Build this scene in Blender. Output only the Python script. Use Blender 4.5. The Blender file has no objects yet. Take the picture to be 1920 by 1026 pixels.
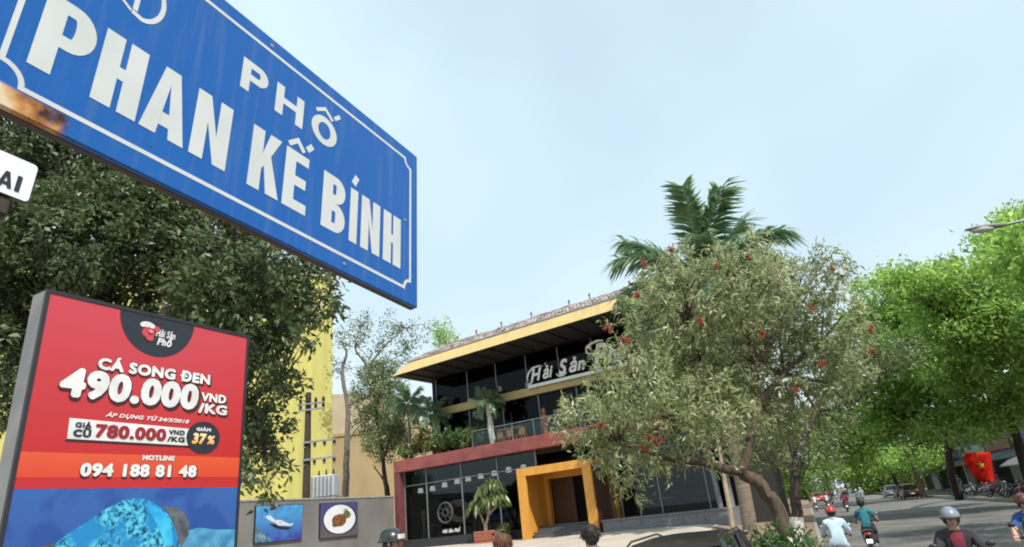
import bpy, bmesh, math, random
import numpy as np
from mathutils import Vector, Matrix, Euler

R = math.radians
random.seed(11)
rng = np.random.default_rng(7)
SC = bpy.context.scene
COL = SC.collection

# ------------------------------------------------------------------ camera
EYE = Vector((0.0, 0.0, 1.9))
cam_data = bpy.data.cameras.new('camera')
cam_data.sensor_width = 36.0
cam_data.lens = 36.0 * 1162.58 / 1920.0
cam_data.clip_start = 0.05
cam_data.clip_end = 6000.0
cam = bpy.data.objects.new('camera', cam_data)
COL.objects.link(cam)
pitch, roll = R(21.722), R(-6.09)
fw = Vector((0, math.cos(pitch), math.sin(pitch)))
rt0 = Vector((1, 0, 0))
up0 = rt0.cross(fw)
rt = math.cos(roll) * rt0 + math.sin(roll) * up0
up = -math.sin(roll) * rt0 + math.cos(roll) * up0
cam.matrix_world = Matrix(((rt.x, up.x, -fw.x, EYE.x), (rt.y, up.y, -fw.y, EYE.y), (rt.z, up.z, -fw.z, EYE.z), (0, 0, 0, 1)))
SC.camera = cam

# ------------------------------------------------------------------ sky, sun, exposure
SUN_EL, SUN_AZ = R(50), R(155)            # azimuth from +Y towards +X
sun_vec = Vector((math.sin(SUN_AZ) * math.cos(SUN_EL), math.cos(SUN_AZ) * math.cos(SUN_EL), math.sin(SUN_EL)))
W = bpy.data.worlds.new('World'); SC.world = W
W.use_nodes = True
nt = W.node_tree; nt.nodes.clear()
out = nt.nodes.new('ShaderNodeOutputWorld'); bg = nt.nodes.new('ShaderNodeBackground')
sky = nt.nodes.new('ShaderNodeTexSky'); sky.sky_type = 'NISHITA'; sky.sun_disc = False
sky.sun_elevation = SUN_EL; sky.sun_rotation = SUN_AZ
sky.altitude = 0; sky.air_density = 1.2; sky.dust_density = 3.0; sky.ozone_density = 1.0
tc = nt.nodes.new('ShaderNodeTexCoord'); nz = nt.nodes.new('ShaderNodeTexNoise'); nz.noise_dimensions = '4D'; nz.inputs['W'].default_value = 5.6
nz.inputs['Scale'].default_value = 1.7; nz.inputs['Detail'].default_value = 2.5; nz.inputs['Roughness'].default_value = 0.5
mr = nt.nodes.new('ShaderNodeMapRange')
mr.inputs['From Min'].default_value = 0.36; mr.inputs['From Max'].default_value = 0.64
mr.inputs['To Min'].default_value = 0.68; mr.inputs['To Max'].default_value = 0.92
mx = nt.nodes.new('ShaderNodeMix'); mx.data_type = 'RGBA'
mx.inputs['B'].default_value = (4.35, 5.5, 6.1, 1)      # thin high haze, in the sky texture's own units
nt.links.new(tc.outputs['Generated'], nz.inputs['Vector']); nt.links.new(nz.outputs['Fac'], mr.inputs['Value'])
nt.links.new(mr.outputs['Result'], mx.inputs['Factor']); nt.links.new(sky.outputs['Color'], mx.inputs['A'])
sep = nt.nodes.new('ShaderNodeSeparateXYZ'); nt.links.new(tc.outputs['Generated'], sep.inputs[0])
hz = nt.nodes.new('ShaderNodeMapRange'); hz.interpolation_type = 'SMOOTHSTEP'
hz.inputs['From Min'].default_value = 0.0; hz.inputs['From Max'].default_value = 0.38; hz.inputs['To Min'].default_value = 0.75; hz.inputs['To Max'].default_value = 0.0
nt.links.new(sep.outputs[2], hz.inputs['Value'])
mh = nt.nodes.new('ShaderNodeMix'); mh.data_type = 'RGBA'; mh.inputs['B'].default_value = (5.2, 5.7, 5.95, 1)
nt.links.new(hz.outputs['Result'], mh.inputs['Factor']); nt.links.new(mx.outputs['Result'], mh.inputs['A'])
nt.links.new(mh.outputs['Result'], bg.inputs['Color']); nt.links.new(bg.outputs['Background'], out.inputs['Surface'])
bg.inputs['Strength'].default_value = 0.15
sl = bpy.data.lights.new('sun', 'SUN'); sl.energy = 4.1; sl.angle = R(0.5); sl.color = (1.0, 0.95, 0.86)
so = bpy.data.objects.new('sun', sl); COL.objects.link(so)
so.rotation_euler = (-sun_vec).to_track_quat('-Z', 'Y').to_euler(); so.location = sun_vec * 100
SC.view_settings.view_transform = 'Standard'; SC.view_settings.look = 'None'
SC.view_settings.exposure = 0.3; SC.view_settings.gamma = 1.0; SC.view_settings.use_curve_mapping = False
SC.render.engine = 'CYCLES'
SC.cycles.filter_width = 1.9
SC.cycles.max_bounces = 8; SC.cycles.transparent_max_bounces = 16
SC.cycles.sample_clamp_indirect = 6.0

# ------------------------------------------------------------------ materials
MATS = {}
def new_mat(name):
    m = bpy.data.materials.new(name); m.use_nodes = True
    n = m.node_tree; n.nodes.clear()
    o = n.nodes.new('ShaderNodeOutputMaterial')
    MATS[name] = m
    return m, n, o

def mat(name, c, rough=0.6, c2=None, scale=8.0, metal=0.0, bump=0.0, spec=0.5, stretch=None, detail=5.0, lo=0.35, hi=0.65, coat=0.0):
    """principled surface, base colour wandering between c and c2 with an object-space noise"""
    m, n, o = new_mat(name)
    p = n.nodes.new('ShaderNodeBsdfPrincipled')
    n.links.new(p.outputs[0], o.inputs['Surface'])
    p.inputs['Roughness'].default_value = rough; p.inputs['Metallic'].default_value = metal
    p.inputs['Specular IOR Level'].default_value = spec
    p.inputs['Coat Weight'].default_value = coat
    if c2 is None:
        c2 = tuple(v * 0.8 for v in c)
    t = n.nodes.new('ShaderNodeTexCoord'); nz = n.nodes.new('ShaderNodeTexNoise')
    nz.inputs['Scale'].default_value = scale; nz.inputs['Detail'].default_value = detail
    if stretch:
        mp = n.nodes.new('ShaderNodeMapping'); mp.inputs['Scale'].default_value = stretch
        n.links.new(t.outputs['Object'], mp.inputs['Vector']); n.links.new(mp.outputs[0], nz.inputs['Vector'])
    else:
        n.links.new(t.outputs['Object'], nz.inputs['Vector'])
    r = n.nodes.new('ShaderNodeMapRange'); r.inputs['From Min'].default_value = lo; r.inputs['From Max'].default_value = hi
    n.links.new(nz.outputs['Fac'], r.inputs['Value'])
    x = n.nodes.new('ShaderNodeMix'); x.data_type = 'RGBA'
    x.inputs['A'].default_value = (*c, 1); x.inputs['B'].default_value = (*c2, 1)
    n.links.new(r.outputs[0], x.inputs['Factor']); n.links.new(x.outputs['Result'], p.inputs['Base Color'])
    if bump:
        b = n.nodes.new('ShaderNodeBump'); b.inputs['Strength'].default_value = bump; b.inputs['Distance'].default_value = 0.02
        n.links.new(nz.outputs['Fac'], b.inputs['Height']); n.links.new(b.outputs[0], p.inputs['Normal'])
    return m

def leaf_mat(name, cols, trans=0.35, rough=0.45, spec=0.5, tv=1.5):
    """every leaf (mesh island) picks its own colour from the ramp"""
    m, n, o = new_mat(name)
    g = n.nodes.new('ShaderNodeNewGeometry'); rp = n.nodes.new('ShaderNodeValToRGB')
    el = rp.color_ramp.elements
    el[0].position = 0.0; el[0].color = (*cols[0], 1); el[1].position = 1.0; el[1].color = (*cols[-1], 1)
    for i, c in enumerate(cols[1:-1]):
        e = el.new((i + 1) / (len(cols) - 1)); e.color = (*c, 1)
    n.links.new(g.outputs['Random Per Island'], rp.inputs['Fac'])
    p = n.nodes.new('ShaderNodeBsdfPrincipled'); p.inputs['Roughness'].default_value = rough
    p.inputs['Specular IOR Level'].default_value = spec
    tr = n.nodes.new('ShaderNodeBsdfTranslucent'); mx = n.nodes.new('ShaderNodeMixShader'); mx.inputs['Fac'].default_value = trans
    hs = n.nodes.new('ShaderNodeHueSaturation'); hs.inputs['Value'].default_value = tv; hs.inputs['Saturation'].default_value = 1.1
    n.links.new(rp.outputs[0], p.inputs['Base Color']); n.links.new(rp.outputs[0], hs.inputs['Color']); n.links.new(hs.outputs[0], tr.inputs['Color'])
    n.links.new(p.outputs[0], mx.inputs[1]); n.links.new(tr.outputs[0], mx.inputs[2]); n.links.new(mx.outputs[0], o.inputs['Surface'])
    return m

def glass_mat(name, tint, refl=0.06, rough=0.01):
    m, n, o = new_mat(name)
    t = n.nodes.new('ShaderNodeBsdfTransparent'); t.inputs['Color'].default_value = (*tint, 1)
    g = n.nodes.new('ShaderNodeBsdfGlossy'); g.inputs['Roughness'].default_value = rough; g.inputs['Color'].default_value = (0.9, 0.95, 1, 1)
    f = n.nodes.new('ShaderNodeFresnel'); f.inputs['IOR'].default_value = 1.17
    a = n.nodes.new('ShaderNodeMath'); a.operation = 'ADD'; a.inputs[1].default_value = refl
    x = n.nodes.new('ShaderNodeMixShader')
    n.links.new(f.outputs[0], a.inputs[0]); n.links.new(a.outputs[0], x.inputs['Fac'])
    n.links.new(t.outputs[0], x.inputs[1]); n.links.new(g.outputs[0], x.inputs[2]); n.links.new(x.outputs[0], o.inputs['Surface'])
    return m

# ------------------------------------------------------------------ mesh builder
class MB:
    def __init__(s):
        s.v = []; s.f = []; s.mi = []; s.cur = 0
    def add(s, vs, fs):
        b = len(s.v); s.v += [tuple(map(float, p)) for p in vs]
        s.f += [tuple(b + i for i in f) for f in fs]; s.mi += [s.cur] * len(fs)
        return s
    def box(s, x0, x1, y0, y1, z0, z1):
        return s.add([(x0, y0, z0), (x1, y0, z0), (x1, y1, z0), (x0, y1, z0), (x0, y0, z1), (x1, y0, z1), (x1, y1, z1), (x0, y1, z1)],
                     [(3, 2, 1, 0), (4, 5, 6, 7), (0, 1, 5, 4), (1, 2, 6, 5), (2, 3, 7, 6), (3, 0, 4, 7)])
    def bbox(s, x0, x1, y0, y1, z0, z1, b):
        """box with chamfered edges"""
        bm = bmesh.new(); bmesh.ops.create_cube(bm, size=1.0)
        for v in bm.verts:
            v.co = Vector(((x0 + x1) / 2 + v.co.x * (x1 - x0), (y0 + y1) / 2 + v.co.y * (y1 - y0), (z0 + z1) / 2 + v.co.z * (z1 - z0)))
        bmesh.ops.bevel(bm, geom=bm.edges[:], offset=b, segments=1, affect='EDGES')
        bm.verts.index_update()
        s.add([v.co for v in bm.verts], [tuple(v.index for v in f.verts) for f in bm.faces]); bm.free()
        return s
    def prism(s, poly, y0, y1):
        """polygon in x,z pushed from y0 (front, towards -y) to y1"""
        n = len(poly)
        a = sum(poly[i][0] * poly[(i + 1) % n][1] - poly[(i + 1) % n][0] * poly[i][1] for i in range(n))
        if a < 0: poly = poly[::-1]
        vs = [(p[0], y0, p[1]) for p in poly] + [(p[0], y1, p[1]) for p in poly]
        return s.add(vs, [tuple(range(n)), tuple(range(2 * n - 1, n - 1, -1))] + [(i, i + n, (i + 1) % n + n, (i + 1) % n) for i in range(n)])
    def loft(s, rings, cap=True):
        n = len(rings[0]); vs = [p for r in rings for p in r]; fs = []
        for k in range(len(rings) - 1):
            for i in range(n):
                j = (i + 1) % n
                fs.append((k * n + i, k * n + j, (k + 1) * n + j, (k + 1) * n + i))
        if cap:
            fs.append(tuple(range(n - 1, -1, -1))); b = (len(rings) - 1) * n; fs.append(tuple(range(b, b + n)))
        return s.add(vs, fs)
    def tube(s, path, rad, n=6, cap=True):
        P = [Vector(p) for p in path]
        if not hasattr(rad, '__len__'): rad = [rad] * len(P)
        rings = []; prev = None
        for i, p in enumerate(P):
            d = (P[min(i + 1, len(P) - 1)] - P[max(i - 1, 0)]).normalized()
            if prev is None:
                a = d.cross(Vector((0, 0, 1)) if abs(d.z) < 0.9 else Vector((1, 0, 0))).normalized()
            else:
                a = (prev - d * prev.dot(d)).normalized()
            prev = a; b = d.cross(a)
            rings.append([p + (a * math.cos(t) + b * math.sin(t)) * rad[i] for t in [2 * math.pi * k / n for k in range(n)]])
        return s.loft(rings, cap)
    def ball(s, c, r, nu=10, nv=7, top=1.0, bot=-1.0):
        """ellipsoid, or the slice of it between heights bot and top (in radii)"""
        c = Vector(c); rx, ry, rz = r if hasattr(r, '__len__') else (r, r, r)
        a0, a1 = math.asin(max(-.999, bot)), math.asin(min(.999, top))
        return s.loft([[(c.x + rx * math.cos(a) * math.cos(t), c.y + ry * math.cos(a) * math.sin(t), c.z + rz * math.sin(a))
                        for t in [2 * math.pi * k / nu for k in range(nu)]] for a in [a0 + (a1 - a0) * j / nv for j in range(nv + 1)]])
    def disc(s, c, r, y, n=24, y1=None):
        return s.prism([(c[0] + r * math.cos(2 * math.pi * k / n), c[1] + r * math.sin(2 * math.pi * k / n)) for k in range(n)], y, y + .002 if y1 is None else y1)
    def torus(s, c, Rr, r, axis='x', n=20, m=8):
        rings = []
        for k in range(n):
            t = 2 * math.pi * k / n; ring = []
            for j in range(m):
                q = 2 * math.pi * j / m; rr = Rr + r * math.cos(q); h = r * math.sin(q)
                u, v = rr * math.cos(t), rr * math.sin(t)
                ring.append({'x': (c[0] + h, c[1] + u, c[2] + v), 'y': (c[0] + u, c[1] + h, c[2] + v), 'z': (c[0] + u, c[1] + v, c[2] + h)}[axis])
            rings.append(ring)
        rings.append(rings[0])
        return s.loft(rings, False)
    def mesh(s, name, mats, smooth=False):
        me = bpy.data.meshes.new(name); me.from_pydata(s.v, [], s.f)
        for m in (mats if isinstance(mats, (list, tuple)) else [mats]): me.materials.append(m)
        if any(s.mi): me.polygons.foreach_set('material_index', s.mi)
        if smooth:
            me.polygons.foreach_set('use_smooth', [True] * len(s.f)); me.set_sharp_from_angle(angle=R(40))
        me.update()
        return me
    def obj(s, name, mats, parent=None, smooth=False, loc=None, rot=None, kind=None, label=None):
        return link(name, s.mesh(name, mats, smooth), parent, loc, rot, kind, label)

def link(name, me, parent=None, loc=None, rot=None, kind=None, label=None):
    o = bpy.data.objects.new(name, me); COL.objects.link(o)
    if parent is not None: o.parent = parent
    if loc is not None: o.location = loc
    if rot is not None: o.rotation_euler = rot
    if kind: o['kind'] = kind
    if label: o['label'] = label
    return o

def tag(o, label, cat, group=None):
    o['label'] = label; o['category'] = cat
    if group: o['group'] = group
    return o

def thing(name, label, cat, loc=(0, 0, 0), rz=0.0, group=None, mw=None):
    o = bpy.data.objects.new(name, None); COL.objects.link(o); o.empty_display_size = 0.2
    if mw is not None: o.matrix_world = mw
    else: o.location = loc; o.rotation_euler = (0, 0, rz)
    return tag(o, label, cat, group)

def frame(p, x, z):
    """matrix with local x and z given, y = z cross x"""
    x = Vector(x).normalized(); z = Vector(z).normalized(); y = z.cross(x)
    return Matrix(((x.x, y.x, z.x, p[0]), (x.y, y.y, z.y, p[1]), (x.z, y.z, z.z, p[2]), (0, 0, 0, 1)))

KIDS = {}
def copy_thing(src, loc, rz, label=None, group=None):
    def rec(o, par):
        c = o.copy(); COL.objects.link(c)
        if par is not None: c.parent = par
        for ch in [k for k in o.children]: rec(ch, c)
        return c
    r = rec(src, None); r.location = loc; r.rotation_euler = (0, 0, rz)
    if label: r['label'] = label
    if group: r['group'] = group
    return r

def text(body, x0, x1, z0, z1, y, mats, name='lettering', parent=None, bold=0.0, shear=0.0):
    """flat print fitted between x0..x1, baseline z0, capital height z1, standing in the plane y; the weight comes from restriking"""
    c = bpy.data.curves.new('text', 'FONT'); c.body = body; c.shear = shear; c.resolution_u = 3; c.space_character = 1 + bold * 1.6
    o = bpy.data.objects.new('text', c); COL.objects.link(o)
    me = o.evaluated_get(bpy.context.evaluated_depsgraph_get()).to_mesh()
    n = len(me.vertices); co = np.empty(n * 3); me.vertices.foreach_get('co', co); co = co.reshape(-1, 3)
    fs = [tuple(p.vertices) for p in me.polygons]
    bpy.data.objects.remove(o); bpy.data.curves.remove(c)
    a, b = co[:, 0].min() - bold, co[:, 0].max() + bold
    zs = (z1 - z0) / (0.69 + 2 * bold); xs = (x1 - x0) / (b - a)
    mb = MB(); k = 0
    for dx, dz in ([(0, 0)] + [(math.cos(t), math.sin(t)) for t in [math.pi * q / 5 for q in range(10)]] if bold else [(0, 0)]):
        mb.add([(x0 + (p[0] + dx * bold - a) * xs, y - .00004 * k, z0 + (p[1] + bold + dz * bold) * zs) for p in co], fs); k += 1
    return mb.obj(name, mats, parent)

# ------------------------------------------------------------------ foliage
def leaf_arrays(cent, dirs, L, Wd, curl=0.15, facing=None, rough=.55):
    """one folded rhombus per leaf, N leaves"""
    N = len(cent)
    d = dirs / np.linalg.norm(dirs, axis=1, keepdims=True)
    q = rng.normal(size=(N, 3))
    if facing is not None: q = facing / (np.linalg.norm(facing, axis=1, keepdims=True) + 1e-9) + q * rough      # blades turn their upper face outwards, to the light
    w = np.cross(d, q); w /= np.linalg.norm(w, axis=1, keepdims=True) + 1e-9
    nrm = np.cross(w, d)
    L = np.asarray(L).reshape(-1, 1); Wd = np.asarray(Wd).reshape(-1, 1)
    mid = cent + d * L * 0.45
    v = np.empty((N, 4, 3))
    v[:, 0] = cent; v[:, 1] = mid + w * Wd * .5 + nrm * L * curl * .5
    v[:, 2] = cent + d * L - nrm * L * curl; v[:, 3] = mid - w * Wd * .5 + nrm * L * curl * .5
    return v.reshape(-1, 3)

def quads_mesh(name, v, m):
    n = len(v) // 4
    me = bpy.data.meshes.new(name)
    me.vertices.add(4 * n); me.vertices.foreach_set('co', np.ascontiguousarray(v, dtype=np.float32).ravel())
    me.loops.add(4 * n); me.loops.foreach_set('vertex_index', np.arange(4 * n, dtype=np.int32))
    me.polygons.add(n); me.polygons.foreach_set('loop_start', np.arange(0, 4 * n, 4, dtype=np.int32))
    me.polygons.foreach_set('loop_total', np.full(n, 4, dtype=np.int32))
    me.materials.append(m); me.update(calc_edges=True)
    return me

def sprays(blobs, per_m2, leaves, L, Wd, spread, up=0.3, outward=0.7, flat=1.0, shell=0.5, along=0.0, lift=.7, wild=.5):
    """blobs (x,y,z,r): sprays of leaves spread through each blob, denser towards its skin"""
    C, D, F = [], [], []
    for (x, y, z, r) in blobs:
        n = max(3, int(per_m2 * 12.6 * r * r))
        u = rng.normal(size=(n, 3)); u /= np.linalg.norm(u, axis=1, keepdims=True)
        lump = 1 + 0.32 * np.sin(u[:, 0:1] * 5 + x) * np.sin(u[:, 1:2] * 4 + y * 2) + 0.15 * np.sin(u[:, 2:3] * 7 + z)
        rad = r * lump * (shell + (1 - shell) * rng.random((n, 1)) ** 0.5) * np.where(rng.random((n, 1)) < .16, 1.28, 1.0)
        c = np.array([x, y, z]) + u * rad * np.array([1, 1, flat])
        cc = np.repeat(c, leaves, axis=0); uu = np.repeat(u, leaves, axis=0)
        tw = rng.normal(size=(n, 3)); tw = tw + u * outward * 1.5; tw /= np.linalg.norm(tw, axis=1, keepdims=True)
        tw = np.repeat(tw, leaves, axis=0)
        k = len(cc)
        off = rng.normal(size=(k, 3)) * spread * np.array([1, 1, .6 if flat < 1 else 1])
        if along: off = off * .35 + tw * rng.uniform(-along, along, size=(k, 1))
        d = rng.normal(size=(k, 3)) + uu * outward + tw * (1.0 if along else .4) + np.array([0, 0, up])
        C.append(cc + off); D.append(d); F.append(uu + np.array([0, 0, lift]))
    C = np.concatenate(C); D = np.concatenate(D); F = np.concatenate(F); k = len(C)
    return leaf_arrays(C, D, L * rng.uniform(.65, 1.25, k), Wd * rng.uniform(.7, 1.2, k), facing=F, rough=wild)

def tree(name, label, loc, blobs, limbs, leafm, barkm, per_m2, leaves, L, Wd, spread, group=None, twigs=6, **kw):
    """limbs: list of (path, r0, r1); world coordinates, the root Empty sits at the trunk's foot"""
    t = thing(name, label, kw.pop('cat', 'tree'), loc, 0.0, group)
    o = np.array(loc)
    mb = MB()
    for path, r0, r1 in limbs:
        P = [Vector(p) - Vector(loc) for p in path]
        Q = []                                                   # smooth curve through the points, with a little wander
        for i in range(len(P) - 1):
            p0, p1, p2, p3 = P[max(i - 1, 0)], P[i], P[i + 1], P[min(i + 2, len(P) - 1)]
            for k in range(4):
                u = k / 4
                q = ((p1 * 2) + (p2 - p0) * u + (p0 * 2 - p1 * 5 + p2 * 4 - p3) * u * u + (p1 * 3 - p0 - p2 * 3 + p3) * u ** 3) * .5
                Q.append(q + Vector(rng.normal(size=3)) * min(.02, r0 * .12) * (1 if (i or k) else 0))
        Q.append(P[-1])
        n = len(Q)
        mb.tube(Q, [r0 + (r1 - r0) * i / (n - 1) for i in range(n)], n=9)
    trunk = mb.obj('trunk', barkm, t, smooth=True)
    tips = [Vector(p) - Vector(loc) for path, _, _ in limbs for p in path[1:]]
    tm = MB()
    for b in blobs:                                              # boughs that carry each clump
        c = Vector(b[:3]) - Vector(loc)
        q = min(tips, key=lambda p: (p - c).length)
        for k in range(twigs):
            e = c + Vector(rng.normal(size=3)) * b[3] * .5
            m = q.lerp(e, .5) + Vector((0, 0, .12 * (e - q).length)) + Vector(rng.normal(size=3)) * .06 * (e - q).length
            rr = max(.008, .018 * b[3])
            tm.tube([q, q.lerp(m, .55), m, m.lerp(e, .6), e], [rr * 1.6, rr * 1.4, rr, rr * .7, rr * .3], n=4)
    tm.obj('boughs', barkm, t)
    v = sprays([(b[0] - o[0], b[1] - o[1], b[2] - o[2], b[3]) for b in blobs], per_m2, leaves, L, Wd, spread, **kw)
    link('crown', quads_mesh('crown', v, leafm), t)
    return t

# ------------------------------------------------------------------ palette
M = {}
M['asphalt'] = mat('asphalt', (.19, .18, .165), .9, (.085, .083, .08), .45, bump=.2, detail=13, lo=.32, hi=.68)
M['earth'] = mat('earth', (.16, .13, .10), .95, (.10, .085, .065), .6, bump=.3, detail=8)
M['paving'] = mat('paving', (.50, .43, .36), .85, (.40, .34, .28), .8, bump=.08, detail=8)
M['kerb'] = mat('kerb_stone', (.36, .34, .31), .85, (.22, .21, .19), 3, bump=.2)
M['granite'] = mat('granite', (.20, .205, .22), .55, (.12, .125, .14), 14, bump=.05, detail=8)
M['step'] = mat('step_stone', (.11, .11, .115), .5, (.07, .07, .075), 10)
M['wallgrey'] = mat('grey_render', (.185, .18, .175), .85, (.125, .12, .115), .7, bump=.1, detail=11, stretch=(1, 1, .5), lo=.3, hi=.75)
M['red'] = mat('red_beam', (.27, .07, .063), .6, (.17, .045, .043), 1.8, bump=.05, detail=8)
M['orange'] = mat('orange_paint', (.66, .315, .05), .55, (.50, .215, .035), 1.6, bump=.05, detail=11, stretch=(1.6, 1.6, .22), lo=.3, hi=.85)
M['yellow'] = mat('roof_yellow', (.57, .43, .18), .55, (.38, .28, .12), 1.7, detail=11, stretch=(1.6, .5, .3), lo=.35, hi=.9)
M['band'] = mat('band_yellow', (.42, .34, .14), .5, (.35, .28, .11), 1.5, detail=7)
M['brown'] = mat('brown_wood', (.085, .042, .02), .5, (.055, .026, .013), 3, stretch=(12, 12, .8), bump=.1)
M['brown2'] = mat('pale_brown_wood', (.22, .13, .06), .5, (.16, .09, .04), 3, stretch=(12, 12, .8), bump=.1)
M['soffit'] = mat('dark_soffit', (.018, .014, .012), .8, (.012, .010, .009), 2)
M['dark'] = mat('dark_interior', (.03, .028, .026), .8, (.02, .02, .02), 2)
M['tile'] = mat('clay_tile', (.28, .22, .20), .8, (.18, .14, .13), 2.2, bump=.2, detail=8)
M['alu'] = mat('grey_aluminium', (.22, .25, .25), .4, (.18, .2, .2), 4, metal=.3)
M['white'] = mat('white_paint', (.86, .86, .84), .5, (.7, .7, .68), 5)
M['offwhite'] = mat('chalky_white', (.62, .61, .57), .85, (.45, .44, .40), 4, bump=.15)
M['black'] = mat('black_plastic', (.018, .018, .02), .4, (.012, .012, .014), 8)
M['rubber'] = mat('rubber', (.02, .02, .02), .8, (.03, .028, .026), 10)
M['chrome'] = mat('steel', (.55, .55, .56), .25, (.45, .45, .46), 6, metal=1.0)
M['steel'] = mat('galvanised_steel', (.32, .33, .34), .5, (.25, .26, .27), 5, metal=.6)
M['glass'] = glass_mat('dark_glass', (.62, .68, .66), .02)
M['glass_up'] = glass_mat('upper_glass', (.34, .37, .37), .004)
M['carglass'] = glass_mat('car_glass', (.10, .12, .12), .05)
M['bark'] = mat('bark', (.11, .075, .05), .95, (.055, .04, .03), 7, bump=.7, stretch=(3, 3, .7), detail=8)
M['barkdark'] = mat('dark_bark', (.055, .04, .03), .95, (.03, .024, .02), 7, bump=.7, stretch=(3, 3, .7))
M['barkgrey'] = mat('grey_bark', (.17, .15, .13), .95, (.10, .09, .08), 6, bump=.5, stretch=(3, 3, .7))
M['palmtrunk'] = mat('palm_bark', (.24, .19, .14), .9, (.15, .12, .09), 3, bump=.4, stretch=(.6, .6, 6))
M['yellowwall'] = mat('yellow_wall', (.47, .43, .12), .8, (.32, .30, .10), .6, detail=10, stretch=(1.8, 1, .16), lo=.35, hi=.8)
M['beigewall'] = mat('beige_wall', (.40, .31, .18), .85, (.33, .25, .145), .4, detail=8, stretch=(1, 1, .4))
M['darkwall'] = mat('dirty_wall', (.25, .24, .22), .9, (.15, .14, .13), .7, detail=8, stretch=(1, 1, .3))
M['concrete'] = mat('concrete', (.30, .29, .27), .9, (.2, .19, .18), 3, bump=.15)
M['woodorange'] = mat('warm_wood', (.36, .15, .05), .5, (.25, .10, .03), 4, stretch=(1, 6, 6))
M['brick'] = mat('red_brick', (.38, .12, .07), .85, (.26, .08, .05), 8, bump=.2)
M['skin'] = mat('skin', (.50, .29, .20), .5, (.46, .26, .18), 12)
M['hair'] = mat('black_hair', (.012, .01, .009), .6, (.02, .016, .014), 40, stretch=(4, 4, 1))
M['hairbrown'] = mat('brown_hair', (.15, .06, .03), .8, (.09, .035, .018), 40, stretch=(4, 4, 1))
def cloth(n, c, c2=None, s=9): M[n] = mat(n, c, .85, c2, s, bump=.25)
cloth('cloth_dark', (.035, .033, .04)); cloth('cloth_black', (.02, .02, .022)); cloth('cloth_maroon', (.22, .02, .045), (.15, .014, .03))
cloth('cloth_blue', (.035, .09, .30), (.028, .07, .24)); cloth('cloth_teal', (.02, .17, .22), (.015, .13, .17)); cloth('cloth_pale', (.50, .62, .70), (.40, .53, .63))
cloth('cloth_sky', (.25, .47, .60)); cloth('cloth_jean', (.045, .06, .10)); cloth('cloth_grey', (.16, .16, .17)); cloth('cloth_white', (.66, .66, .64)); cloth('cloth_red', (.38, .03, .03))
def paint(n, c): M[n] = mat(n, c, .3, tuple(v * .9 for v in c), 3, coat=.6)
paint('paint_black', (.015, .016, .018)); paint('paint_grey', (.19, .22, .26)); paint('paint_maroon', (.10, .018, .02)); paint('paint_red', (.42, .025, .02)); paint('paint_white', (.72, .72, .72)); paint('paint_blue', (.03, .06, .16)); paint('paint_silver', (.42, .43, .44)); paint('paint_green', (.05, .16, .09))
M['lampglass'] = mat('frosted_glass', (.55, .56, .52), .25)
M['headlight'] = mat('headlight_glass', (.75, .76, .76), .1)
M['taillight'] = mat('red_lens', (.45, .02, .015), .2)

M['leaf_mango'] = leaf_mat('mango_leaf', [(.03, .055, .022), (.06, .092, .036), (.10, .135, .058), (.16, .185, .09)], .22, .42, .4)
M['leaf_brush'] = leaf_mat('bottlebrush_leaf', [(.12, .155, .065), (.20, .245, .105), (.28, .32, .145), (.36, .38, .19), (.52, .51, .36)], .36, .4, .5)  # the palest ramp colour paints in leaf glints
M['leaf_grey'] = leaf_mat('greygreen_leaf', [(.06, .10, .04), (.11, .15, .06), (.17, .215, .09), (.28, .31, .16)], .32, .4, .5)
M['leaf_lime'] = leaf_mat('lime_leaf', [(.115, .20, .05), (.19, .315, .075), (.29, .42, .12), (.40, .50, .18)], .5, .5, .35, 2.0)
M['leaf_mid'] = leaf_mat('midgreen_leaf', [(.05, .10, .02), (.09, .165, .03), (.15, .23, .05)], .35, .5, .4)
M['leaf_palm'] = leaf_mat('palm_leaf', [(.085, .155, .08), (.16, .245, .13), (.29, .38, .235)], .36, .35, .5)
M['leaf_shrub'] = leaf_mat('shrub_leaf', [(.025, .07, .02), (.05, .12, .03), (.09, .17, .05), (.15, .2, .09)], .25, .35, .5)
M['leaf_plant'] = leaf_mat('house_plant_leaf', [(.07, .12, .04), (.13, .18, .06), (.21, .25, .11)], .25, .35, .5)
M['leaf_olive'] = leaf_mat('olive_leaf', [(.09, .11, .03), (.16, .17, .05), (.22, .21, .08)], .25, .4, .4)
M['petal'] = leaf_mat('red_flower', [(.30, .045, .04), (.46, .10, .08), (.52, .22, .17)], .25, .6, .2)

# ------------------------------------------------------------------ the lie of the land
K0 = Vector((8.8, 21.5)); DK = Vector((.3746, .9272)); NL = Vector((-.9272, .3746)); ROAD_W = 11.6; ROAD_Z = -.10
FAC_O = Vector((-.972, 37.2, .9395)); FE1 = Vector((.84717, -.53132)); FE2 = Vector((.53132, .84717))
def gz(x, y):
    p = Vector((x, y)); q = (p - K0).dot(NL)
    if q < 0: return ROAD_Z
    b = (p - FAC_O.xy).dot(FE2)
    t = min(1, max(0, (b + 18) / 18)); l = min(1, max(0, (q - .6) / 4))
    return .13 + .8 * t * l
def kp(s, q):                                         # along the kerb, across it (left positive)
    p = K0 + DK * s + NL * q
    return (p.x, p.y)

mb = MB(); mb.add([(-3000, -3000, -.2), (3000, -3000, -.2), (3000, 3000, -.2), (-3000, 3000, -.2)], [(0, 1, 2, 3)])
mb.obj('ground', M['earth'], kind='structure')
mb = MB(); S = list(range(-80, 421, 20))
mb.add([(*kp(s, q), ROAD_Z) for s in S for q in (0, -ROAD_W)], [(2 * i, 2 * i + 1, 2 * i + 3, 2 * i + 2) for i in range(len(S) - 1)])
mb.obj('road', M['asphalt'], kind='structure')
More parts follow.
